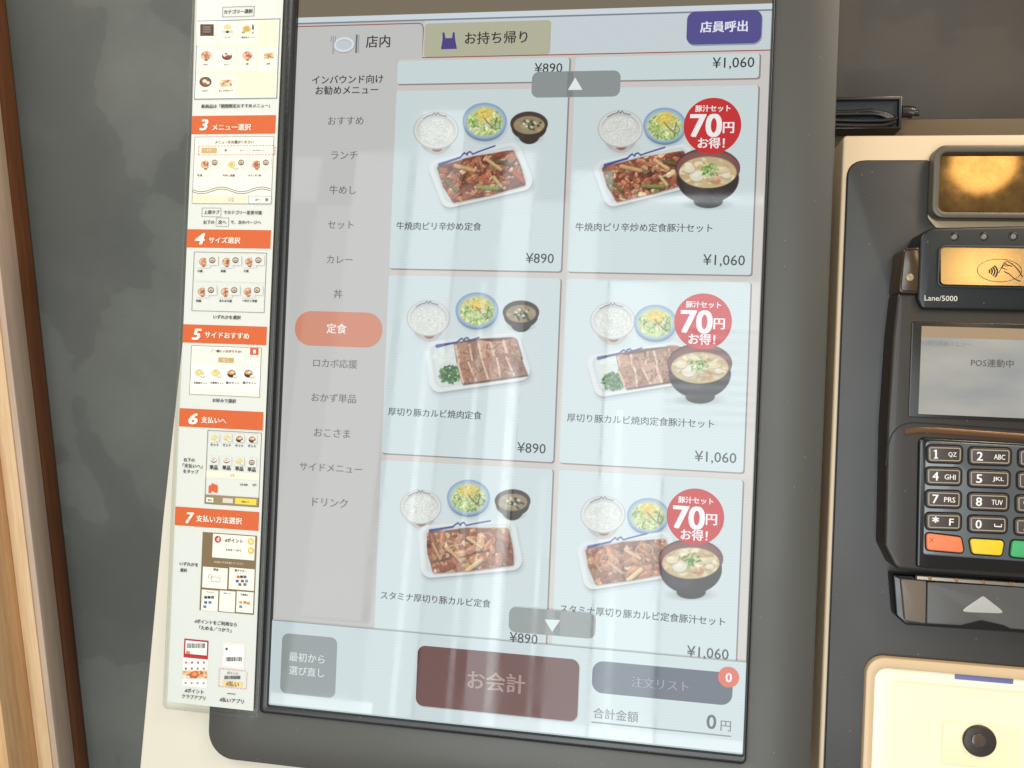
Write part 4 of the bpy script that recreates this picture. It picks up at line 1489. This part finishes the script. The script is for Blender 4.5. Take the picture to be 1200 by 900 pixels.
# card slot tray below
SW = TW - .003
tray_o = roundpoly(pq([(1046, 673), (1290, 690), (1290, 753), (1190, 742), (1062, 733), (1050, 722)], SW - .003), [.001, 0, 0, .003, .003, .004], 5)
put('card_slot', slab(tray_o, PW, SW - .003, .0012), GL, term)
put('slot_plate', slab(roundpoly(pq([(1087, 682), (1290, 694), (1290, 744), (1185, 737), (1176, 733), (1150, 727), (1126, 733), (1086, 731)], SW), [.001, 0, 0, .002, .002, .004, .002, .001], 5), SW - .004, SW, .0006), plastic('slot_grey', (78, 76, 74), .4, .5, .05, 1300, .05), term)
put('slot_side', slab(roundpoly(pq([(1056, 679), (1086, 681), (1085, 731), (1061, 727)], SW), .0009, 4), SW - .004, SW - .0002, .0005), plastic('slot_brown', (104, 90, 78), .4, .5, .05, 1300, .05), term, 'brown side piece of the card slot')
put('arrow_mark', slab(roundpoly(pq([(1124, 717), (1152, 698), (1179, 719)], SW), .0014, 4), SW - .001, SW + .0003, .0002), plastic('arrow_grey', (168, 166, 160), .45), term)
put('hinge_strip', slab(pq([(1074, 674.5), (1290, 690), (1290, 694), (1074, 679)], SW), SW - .002, SW + .0006, .0004), plastic('hinge_metal', (150, 140, 126), .3, .5, .05, metal=.6), term)
for x in (1090, 1121, 1152.5, 1184, 1215):
    y = 676.2 + (x - 1074) * .0725
    put('hinge_clip', slab(prr(x - 1.6, y - 2, x + 1.6, y + 2.5, .6, SW + .001, 2), SW, SW + .0013, .0002), plastic('clip_copper', (160, 110, 70), .3, .5, .05, metal=.5), term)

# ================================================================== CABLE BOX
BWd = -.055
bx0 = U(1057, 140, BWd)
cb = thing('cable_box', 'small black cable box with looped black leads on the ledge beside the screen panel', 'cable box', (bx0[0] - .02, bx0[1], BWd - .01))
bo_ = R_(*prect(975, 113, 1057, 150.5, BWd))
bi_ = R_(*prect(977, 116.5, 1053.5, 148.5, BWd))
put('casing', ring(bo_, bi_, BWd - .03, BWd, .0006, BWd - .02), plastic('box_black', (34, 33, 32), .3, .5), cb)
put('back_plate', flat(ccw(bi_), BWd - .0035), plastic('box_teal', (36, 46, 46), .3, .5), cb)
CBL = plastic('cable_black', (26, 22, 20), .28, .5)
for j, pts in enumerate(([(975, 130), (1000, 130), (1022, 128.5), (1038, 132), (1049, 138)],
                         [(975, 133), (1005, 132.5), (1030, 133), (1044, 139), (1050, 143)],
                         [(975, 140), (1005, 141), (1032, 141), (1047, 139.5), (1051, 137)],
                         [(975, 146), (1005, 147), (1036, 146.5), (1050, 142)])):
    P = [Vector((*U(x, y, BWd), BWd - .002 + .0006 * j)) for x, y in pts]
    put('lead', tube(spline(P, 6), .0013, 8), CBL, cb)
P = [Vector((*U(x, y, BWd - .006), BWd - .006)) for x, y in ((1056, 131), (1064, 131), (1070, 132.5))]
put('plug', tube(spline(P, 4), .0036, 10), CBL, cb)
P = [Vector((*U(x, y, BWd - .006), BWd - .006)) for x, y in ((1069, 132), (1073, 132.6), (1077, 133))]
put('plug_tip', tube(spline(P, 3), .0018, 8), CBL, cb)

# ================================================================== INSTRUCTION SHEET
SWp = .0022
pb_ = U(248, 828, SWp)
sheet = thing('instruction_sheet', 'long white step-by-step ordering guide with orange headings in a clear sleeve left of the screen', 'instruction sheet', (pb_[0], pb_[1], .0002))
p_x0 = (U(229.5, 2, SWp)[0] + U(197.5, 822, SWp)[0]) / 2
p_x1 = (U(330, 2, SWp)[0] + U(298.5, 832, SWp)[0]) / 2
p_y0 = U(248, 828, SWp)[1]
p_y1 = U(280, -90, SWp)[1]
PAPER = plastic('white_paper', (220, 219, 213), .6, .25, .02, 1500, .02)
put('paper', slab(R_(p_x0, p_y0, p_x1, p_y1), SWp - .0005, SWp, .0001), PAPER, sheet)
k1 = SWp + .00015; k2 = k1 + .00012; k3 = k2 + .00012; k4 = k3 + .00012
ORG = (212, 98, 48)
DK = (44, 34, 34)


def pr_(name, x0, y0, x1, y1, w, c, label=None):
    a = prect(x0, y0, x1, y1, w)
    return put(name, flat(ccw(R_(*a)), w), ink(c), sheet, label)


def frame_(x0, y0, x1, y1, w, c, wd=.0004, name='picture_border'):
    a = prect(x0, y0, x1, y1, w)
    return put(name, outline(R_(*a), wd, w), ink(c), sheet)


def pt(s, x0, x1, y, c=DK, b=.016, name='printed_text', w=None, **kw):
    text(s, x0, x1, y, k3 if w is None else w, ink(c), sheet, b, name, **kw)


def band(y0, y1, num, nx0, nx1, s, x0, x1, ty):
    xm = 0
    yc = (y0 + y1) / 2
    v0 = U(268 - yc * .042, y1, k1)[1]; v1 = U(268 - yc * .042, y0, k1)[1]
    put('heading_band', flat(ccw(R_(p_x0 + .0000, v0, p_x1 - .0014, v1)), k1), ink(ORG), sheet, 'orange heading band number ' + num)
    text(num, nx0, nx1, yc, k3, ink((244, 236, 226)), sheet, .035, 'heading_number', shear=.2, hpx=12.5)
    pt(s, x0, x1, ty, (244, 236, 226), .022, 'heading_text')


band(135.5, 157, '3', 234.5, 243.5, 'メニュー選択', 249, 294, 149)
band(269, 290.5, '4', 229, 239.5, 'サイズ選択', 245, 281.5, 281.5)
band(381, 402.5, '5', 225.5, 235.5, 'サイドおすすめ', 240, 292, 393)
band(480, 501.5, '6', 221.5, 231, '支払いへ', 236, 265, 492.5)
band(596, 618, '7', 218, 227, '支払い方法選択', 230, 283.5, 609)
# box 2
pt('カテゴリー選択', 262.5, 296, 13.3, b=.03)
frame_(260.5, 7.5, 298, 19.5, k2, (130, 130, 140), .0003)
BGC = (240, 226, 200)
pr_('picture_ground', 229.5, 23, 326.5, 116, k1, BGC)
frame_(229.5, 23, 326.5, 116, k2, (110, 136, 160), .0005)
for (x, y) in ((242, 35), (266.5, 35), (290.5, 34), (241.5, 66), (265, 66), (289, 66), (313.5, 66), (240.5, 97), (264.5, 97)):
    pr_('picture_cell', x - 11.4, y - 10, x + 11.4, y + 18, k2, (246, 236, 218))


def mini(cx, cy, kind, s=1., w=None, bgc=(246, 236, 218)):
    p = Pic(cx - 8.5 * s, cy - 7 * s, cx + 8.5 * s, cy + 7.5 * s, .55, bgc)

    def E(dx, dy, rx, ry, c, a=1., **kw):
        p.ell(cx + dx * s, cy + dy * s, rx * s, ry * s, c, a, soft=.55, **kw)
    if kind == 'beef':
        E(0, 0, 6.2, 5.2, (190, 120, 80)); E(0, 0, 5.6, 4.4, (224, 190, 160))
        for _ in range(26):
            a, r = rng.uniform(0, 6.28), rng.uniform(0, 1)
            E(4.6 * r * math.cos(a), 3.6 * r * math.sin(a), 1.3, .8, jit([(196, 108, 66), (150, 76, 48), (222, 140, 96)][rng.integers(3)], .08), .9, rot=rng.uniform(0, 3))
        E(0, 5.6, 2, .9, (150, 60, 44))
    elif kind == 'curry':
        E(0, .8, 6, 4.6, (110, 36, 26)); E(0, -1, 5, 3, (236, 228, 214)); E(1.5, 1.5, 3.5, 2, (150, 60, 34)); E(-1, -2, 1.6, 1, (170, 60, 44))
    elif kind == 'dark':
        E(0, 0, 7.4, 6.2, (66, 34, 28)); E(0, 0, 6, 4.8, (140, 80, 56)); E(-1, -1, 2.8, 2.2, (226, 216, 190)); E(3, 1, 2.4, 2, (222, 206, 180)); E(-2.5, 2.5, 2, 1.5, (176, 70, 50))
    elif kind == 'tray':
        p.full(p.polymask([(cx - 7 * s, cy - 3 * s), (cx + 6 * s, cy - 4 * s), (cx + 7 * s, cy + 4 * s), (cx - 6.5 * s, cy + 5 * s)], 1), (206, 178, 140))
        for _ in range(26):
            E(rng.uniform(-5.5, 5.5), rng.uniform(-2.6, 3.6), 1.4, .9, jit([(196, 120, 70), (226, 170, 110), (170, 84, 50), (236, 214, 150)][rng.integers(4)], .06), .9)
    elif kind == 'salad':
        E(0, 0, 6, 5, (222, 204, 150))
        for _ in range(26):
            a, r = rng.uniform(0, 6.28), rng.uniform(0, 1)
            E(5 * r * math.cos(a), 4 * r * math.sin(a), 1.3, .8, jit([(232, 206, 110), (222, 196, 120), (196, 186, 96), (240, 228, 190)][rng.integers(4)], .06), .9)
        E(4.6, 4, 3, 2.2, (150, 140, 130)); E(4.6, 3.6, 2.6, 1.7, (232, 228, 220))
    elif kind == 'soup':
        E(0, 1, 5.4, 5, (52, 30, 24)); E(0, -.6, 5, 2.8, (226, 150, 90)); E(1, -.6, 1.8, 1.1, (240, 226, 190)); E(4.8, 4.6, 3, 2.2, (150, 140, 130)); E(4.8, 4.2, 2.6, 1.7, (232, 228, 220))
    elif kind == 'bowl':
        E(0, 0, 4.8, 4, (130, 110, 96)); E(0, -.7, 4.3, 2.6, (234, 226, 212)); E(-.5, -.7, 1.6, 1, (196, 130, 96))
    elif kind == 'soupbowl':
        E(0, 0, 4.4, 4.2, (56, 44, 38)); E(0, -.2, 3.6, 2.8, (222, 200, 170)); E(0, .4, 2.2, 1.3, (170, 130, 96))
    elif kind == 'bottle':
        E(-2, 0, 5.2, 4.6, (226, 200, 130)); E(-2, 0, 3.8, 3.2, (206, 160, 74)); E(5.4, 0, 1.2, 5.5, (46, 52, 60)); E(5.4, 2, 1.2, 1.8, (226, 220, 206)); E(-6, 4, 2, 1.4, (150, 160, 90))
    elif kind == 'kids':
        E(0, -2.5, 4.6, 3.2, (222, 200, 140)); E(-4.4, 3, 3, 2.2, (210, 206, 200)); E(4.4, 3, 3, 2.2, (206, 200, 190)); E(0, 3.4, 2, 1.6, (52, 36, 32))
    elif kind == 'sqr':
        p.C[:] = np.array((74, 34, 28)) / 255
        for dy in (-3.5, -.5, 2.5):
            p.cap(cx - 4.6 * s, cy + dy * s, cx + 4.2 * s, cy + dy * s, .45, (220, 190, 170), .7)
    p.build('dish_picture', k3 if w is None else w, ink_attr(), sheet)


mini(242.6, 35, 'sqr', .95)
mini(266.5, 34, 'kids'); mini(291, 34, 'bottle')
mini(241.7, 65, 'beef', 1); mini(266, 65, 'curry'); mini(290, 65, 'beef', .95); mini(315, 65, 'tray', .85)
mini(240.8, 96, 'dark', .95); mini(265, 97, 'tray')
for s, x0, x1, y in (('ランチ', 263, 270, 44), ('朝定食メニュー', 283, 299, 43.7), ('牛めし', 238, 244.5, 75.6), ('カレー', 262.5, 269, 75.6), ('丼', 288.5, 291.3, 75), ('定食', 312, 316.5, 74.6),
                     ('おかず', 237, 243.5, 106.5), ('おこさまセット', 256.5, 273, 106.2)):
    pt(s, x0, x1, y, b=.03)
pt('新商品は「期間限定おすすめメニュー」', 236, 316, 124, b=.02)
# box 3
pr_('picture_ground', 226.5, 160, 319.5, 239, k1, (244, 236, 220))
frame_(226.5, 160, 319.5, 239, k2, (150, 146, 140), .0003)
pt('メニューをお選びください', 252, 297, 166.4, b=.02)
pr_('picture_tab', 236, 173, 254, 179.5, k2, (204, 172, 122))
pt('牛丼', 242, 248, 176.3, (240, 230, 210), w=k4)
for s, x0, x1 in (('丼', 263, 266), ('カレー', 281, 287), ('おすすめメニュー', 296, 311)):
    pt(s, x0, x1, 176.2, b=.02)
# dashed red frame
dash = []
a0, b0, a1, b1 = prect(232.5, 170.8, 322, 181.3, k3)
for y in (b0, b1):
    n = 24
    for i in range(n):
        xa = a0 + (a1 - a0) * i / n; xb = xa + (a1 - a0) / n * .6
        dash.append(flat(R_(xa, y - .00018, xb, y + .00018), k3))
for x in (a0, a1):
    for i in range(3):
        ya = b0 + (b1 - b0) * i / 3; dash.append(flat(R_(x - .0002, ya, x + .0002, ya + (b1 - b0) / 3 * .6), k3))
put('dashed_border', join_meshes(dash), ink((206, 96, 80)), sheet)
for x in (241, 272, 301):
    mini(x, 193, 'beef' if x != 272 else 'salad', .92, bgc=(244, 236, 220))
    mini(x + 10.5, 190.5, 'soupbowl', .8, bgc=(244, 236, 220), w=k4)
for s, x0, x1 in (('牛丼', 231, 237), ('牛めし並盛', 261, 275), ('おろしポン酢', 291, 306)):
    pt(s, x0, x1, 205.5, b=.02)
pr_('picture_strip', 225.6, 229, 288, 238.8, k2, (240, 222, 196))
for dy in (0, 2.4):
    wv = [(225.5 + i * 1.5, 221.8 + dy - 3.0 * math.sin((i * 1.5) / 94 * 4 * math.pi + 3.3) * .9) for i in range(62)]
    put('wave_line', stroke_mesh(pq(wv, k3), .0003, k3), ink((70, 60, 60)), sheet)
pr_('picture_cell', 291, 229.5, 318, 238.8, k3, (238, 234, 226)); frame_(291, 229.5, 318, 238.8, k4, (120, 116, 112), .0002)
pt('次へ', 299, 305, 234, w=k4); pt('1/2', 268, 274, 234, (150, 140, 130), 0)
put('round_mark', flat(ccw(disc(312.5, 234, 2.1, k4, 14)), k4), ink((130, 130, 130)), sheet)
pt('上部タブ', 239, 257, 248.5, b=.02); pt('でカテゴリー変更可能', 262, 307, 249, b=.02)
frame_(236.5, 243.5, 259, 254, k2, (120, 110, 106), .0002)
pt('右下の', 238, 251, 260.3, b=.02); pt('次へ', 255.5, 265, 260.3, b=.02); pt('で、次のページへ', 270, 306, 260.5, b=.02)
frame_(253, 255, 268, 265.5, k2, (120, 110, 106), .0002)
# box 4
frame_(225.8, 295.5, 311.3, 365.5, k2, (130, 124, 118), .0003)
for (yy, caps) in ((307, ('小盛', '並盛', '大盛')), (342, ('特盛', 'あたま大盛', 'つゆだく特盛'))):
    for i, x in enumerate((238.8, 266, 292.8)):
        xx = x - (yy - 307) * .045
        mini(xx, yy, 'beef', .92, bgc=(220, 219, 213)); mini(xx + 10, yy - 2, 'soupbowl', .82, bgc=(220, 219, 213), w=k4)
        pt(caps[i], xx - 7.5, xx - 7.5 + len(caps[i]) * 2.9, yy + 10.5, b=.03)
put('cell_line', outline(R_(*prect(227, 330, 309.5, 331, k2)), .0001, k2), ink((214, 206, 196)), sheet)
pt('いずれかを選択', 250, 282, 371.7, b=.02)
# box 5
pr_('picture_ground', 222.9, 406, 305.4, 464, k1, (244, 236, 218)); frame_(222.9, 406, 305.4, 464, k2, (140, 134, 128), .0003)
pr_('picture_cell', 223.5, 429.5, 304.5, 456, k2, (248, 242, 230))
pt('ご一緒にいかがですか?', 247, 283, 411.6, b=.02)
pr_('picture_tab', 255.8, 419, 274, 425, k2, (198, 164, 112)); pt('なし', 261, 269, 422, (240, 230, 210), w=k4)
pr_('picture_tab', 293, 408, 303, 416, k2, (214, 88, 60), 'small orange square')
pt('1', 297, 299.4, 412, (244, 230, 220), w=k4, hpx=4)
for x, kd in ((233.5, 'salad'), (253, 'salad'), (271.3, 'soup'), (291, 'soup')):
    mini(x, 437, kd, .92, bgc=(248, 242, 230))
    pt('生野菜セット' if kd == 'salad' else '豚汁セット', x - 6.5, x + 9, 448.8, b=.03)
pt('お好みで選択', 249, 276.5, 469.6, b=.02)
# box 6
frame_(241.3, 505.5, 305, 592.5, k2, (120, 112, 106), .0003)
for x, y, kd in ((251.5, 513, 'salad'), (266, 513.5, 'salad'), (280.5, 514, 'soup'), (295.5, 514.5, 'soup'), (250.5, 539.5, 'bowl'), (265.5, 540, 'bowl'), (280.5, 541, 'salad'), (295, 542, 'soupbowl')):
    mini(x, y, kd, .74, bgc=(220, 219, 213))
    pt('セット' if y < 530 else '単品', x - 5, x + 4.5, y + 8.3, b=.03)
pr_('picture_strip', 241, 553, 304, 561, k1, (244, 228, 208)); pt('1/1', 270, 274, 557, (150, 130, 110), 0)
for x, y in ((246, 569), (249, 566.5), (251.5, 567.5), (253.5, 568.5)):
    put('hand_icon', flat(ccw(prr(x - 1.6, y, x + 1.3, y + 9, 1, k3, 3)), k3 + .00002 * x % .0001), ink((220, 96, 56)), sheet)
pt('合計金額', 281, 290, 568, b=.02); pt('0円', 296, 300, 568.5, b=.02)
pr_('picture_bar', 240, 581.5, 303.6, 592, k2, (152, 130, 98))
pr_('picture_cell', 241.6, 583, 250, 588.5, k3, (236, 230, 220)); pr_('picture_cell', 261, 584, 273, 589.5, k3, (214, 206, 192)); pr_('picture_tab', 275.5, 584.3, 300.5, 591.3, k3, (236, 206, 70), 'yellow pay button')
pt('支払いへ', 283, 292, 588, w=k4, b=.03); pt('戻る', 243.5, 248, 586, w=k4, b=.03)
for s, x0, x1, y in (('右下の', 215, 228, 539), ('「支払いへ」', 214, 237, 546), ('をタップ', 214.5, 232.5, 552.6)):
    pt(s, x0, x1, y, b=.02)
# box 7
pr_('picture_ground', 235.5, 625.5, 299.5, 718, k1, (128, 104, 74), 'brown ground of the payment choice picture')
pr_('picture_cell', 249, 627, 298.6, 655, k2, (240, 234, 222))
put('round_logo', flat(ccw(disc(255.3, 632, 4.2, k3, 20)), k3), ink((190, 44, 50)), sheet, 'red round logo with a letter d')
pt('d', 254, 256.8, 631.6, (240, 230, 224), .03, w=k4)
pt('dポイント', 263.5, 284.5, 633.5, b=.03); pt('ためる／つかう', 264.5, 282.5, 644.7, b=.03)
for y in (634.7, 645.3):
    put('round_mark', flat(ccw(disc(294, y, 4, k3, 18)), k3), ink((226, 186, 84)), sheet)
    put('round_mark', flat(ccw(disc(294, y, 2.2, k4, 14)), k4), ink((240, 222, 160)), sheet)
pt('お支払い方法を選んでください', 251, 285, 659.5, (236, 222, 196), .01)
for a in ((237.3, 665, 266.5, 689.5), (268.3, 666, 298, 691.3), (236, 691.5, 255.5, 716), (257, 692.5, 275.5, 717), (277, 693.5, 296.8, 718)):
    pr_('picture_cell', *a, k2, (240, 234, 222))
for s, x0, x1, y in (('現金', 250, 256, 667.5), ('電子マネー', 275, 289, 669), ('クレジット', 242, 251, 694), ('QRコード', 262, 270.5, 695.5), ('交通系IC', 282, 291, 697)):
    pt(s, x0, x1, y, b=.03)
frame_(248, 676, 258, 682, k3, (130, 124, 116), .0002, 'note_icon')
put('note_icon', outline(ccw(disc(246, 675.5, 2.4, k3, 12)), .0002, k3), ink((130, 124, 116)), sheet)
for i, (x, y, c) in enumerate(((279, 676, (200, 110, 60)), (283, 676, (60, 60, 70)), (287, 676, (90, 90, 96)), (278, 681, (60, 90, 170)), (284, 681, (150, 60, 60)), (289, 681, (80, 140, 190)),
                               (281, 685, (60, 110, 120)), (287, 685, (120, 90, 60)), (241, 700, (60, 60, 90)), (245, 700, (40, 40, 50)), (249, 700, (90, 90, 100)), (241, 706, (60, 90, 170)),
                               (246, 706, (60, 130, 190)), (240, 711, (70, 120, 180)), (282, 706, (230, 150, 70)), (287, 706, (214, 110, 60)), (291, 707, (200, 150, 60)), (282, 711, (80, 130, 200)))):
    pr_('payment_mark', x - 1.7, y - 1.5, x + 1.7, y + 1.5, k3, c)
pt('いずれかを', 210.5, 232, 661.3, b=.02); pt('選択', 211, 219, 668.3, b=.02)
pt('dポイントをご利用なら', 228, 277.5, 730, b=.02); pt('「ためる／つかう」', 233.5, 271, 737.2, b=.02)


def barcode(x0, y0, x1, y1, w, n=15):
    ms = []
    for i in range(n):
        xa = x0 + (x1 - x0) * i / n
        ms.append(flat(R_(*prect(xa, y0, xa + (x1 - x0) / n * random.uniform(.35, .8), y1, w)), w))
    put('bar_code', join_meshes(ms), ink((60, 56, 56)), sheet)


pr_('app_picture', 215.5, 749.5, 244, 771.5, k1, (176, 44, 48), 'red bordered app card picture')
pr_('picture_cell', 217.3, 751.5, 242.5, 767, k2, (240, 236, 230)); barcode(219, 754, 241, 759.5, k3)
pr_('payment_mark', 218, 763, 222.5, 766.5, k3, (220, 120, 80))
pr_('app_picture', 214, 772, 243, 805, k1, (240, 236, 230)); 
for j in range(2):
    for i in range(4):
        put('app_icon', flat(ccw(disc(218 + i * 7 - j * .3, 776.5 + j * 7, 1.5, k2, 10)), k2), ink([(206, 110, 90), (120, 120, 130), (190, 100, 110), (140, 140, 140)][(i + j) % 4]), sheet)
p = Pic(214, 786, 242.5, 795.5, .6, (236, 190, 130))
for _ in range(60):
    p.ell(rng.uniform(214, 242), rng.uniform(786, 795), rng.uniform(1, 3), rng.uniform(.8, 2), jit([(226, 120, 60), (240, 220, 190), (190, 60, 40), (236, 170, 80)][rng.integers(4)], .06), .9)
p.ell(228, 790.5, 5, 4, (214, 84, 40)); p.ell(228, 790, 3, 2.2, (236, 150, 90))
p.build('app_banner', k3, ink_attr(), sheet)
for i in range(4):
    put('app_icon', flat(ccw(disc(217.5 + i * 7, 800.5, 1.4, k2, 10)), k2), ink((150, 146, 144)), sheet)
pr_('app_picture', 261, 753, 287, 783, k1, (240, 222, 218)); pr_('picture_cell', 262.5, 756, 285.5, 781, k2, (244, 238, 234))
barcode(265, 770, 284, 775, k3); put('app_icon', flat(ccw(disc(265.5, 760.5, 1.6, k3, 10)), k3), ink((60, 50, 60)), sheet)

a0, b0, a1, b1 = prect(256.5, 785, 289, 806, k3)
dash = []
for y in (b0, b1):
    for i in range(9):
        xa = a0 + (a1 - a0) * i / 9; dash.append(flat(R_(xa, y - .00015, xa + (a1 - a0) / 9 * .6, y + .00015), k3))
for x in (a0, a1):
    for i in range(6):
        ya = b0 + (b1 - b0) * i / 6; dash.append(flat(R_(x - .00015, ya, x + .00015, ya + (b1 - b0) / 6 * .6), k3))
put('dashed_border', join_meshes(dash), ink((214, 110, 110)), sheet)
barcode(263, 792, 282, 796, k3); pt('ポイント', 266, 279, 789, (120, 110, 110), 0.02); pr_('app_picture', 261, 799, 284, 804, k2, (236, 206, 120)); pt('d払い', 265, 280, 801.5, (150, 70, 50), .03)
pt('dポイント', 216.5, 238.5, 810, b=.02); pt('クラブアプリ', 213, 240.5, 817, b=.02); pt('d払いアプリ', 257.5, 285.5, 821, b=.02)
put('text_rule', flat(ccw(prr(266, 812.8, 276, 813.6, .2, k3, 2)), k3), ink((90, 80, 80)), sheet)
# clear sleeve
SL = clear('sleeve_film', 1.35, .12, (.97, .98, .97), .1)
s_x0 = p_x0 - .0022; s_x1 = p_x1 + .0036; s_y0 = U(270, 838, SWp)[1]
so = rrect(s_x0, s_y0, s_x1, p_y1 + .01, .003, 6)
slv = put('sleeve', flat(ccw(so), SWp + .0012), SL, sheet)
put('sleeve_edge', ring(so, inset(ccw(so), .0011), SWp - .0018, SWp + .0013, .0003), clear('sleeve_edge_plastic', 1.45, .25, (.9, .91, .9), .1), slv)

flush_text()
for o in bpy.data.objects:
    if '_b' in o:
        del o['_b']
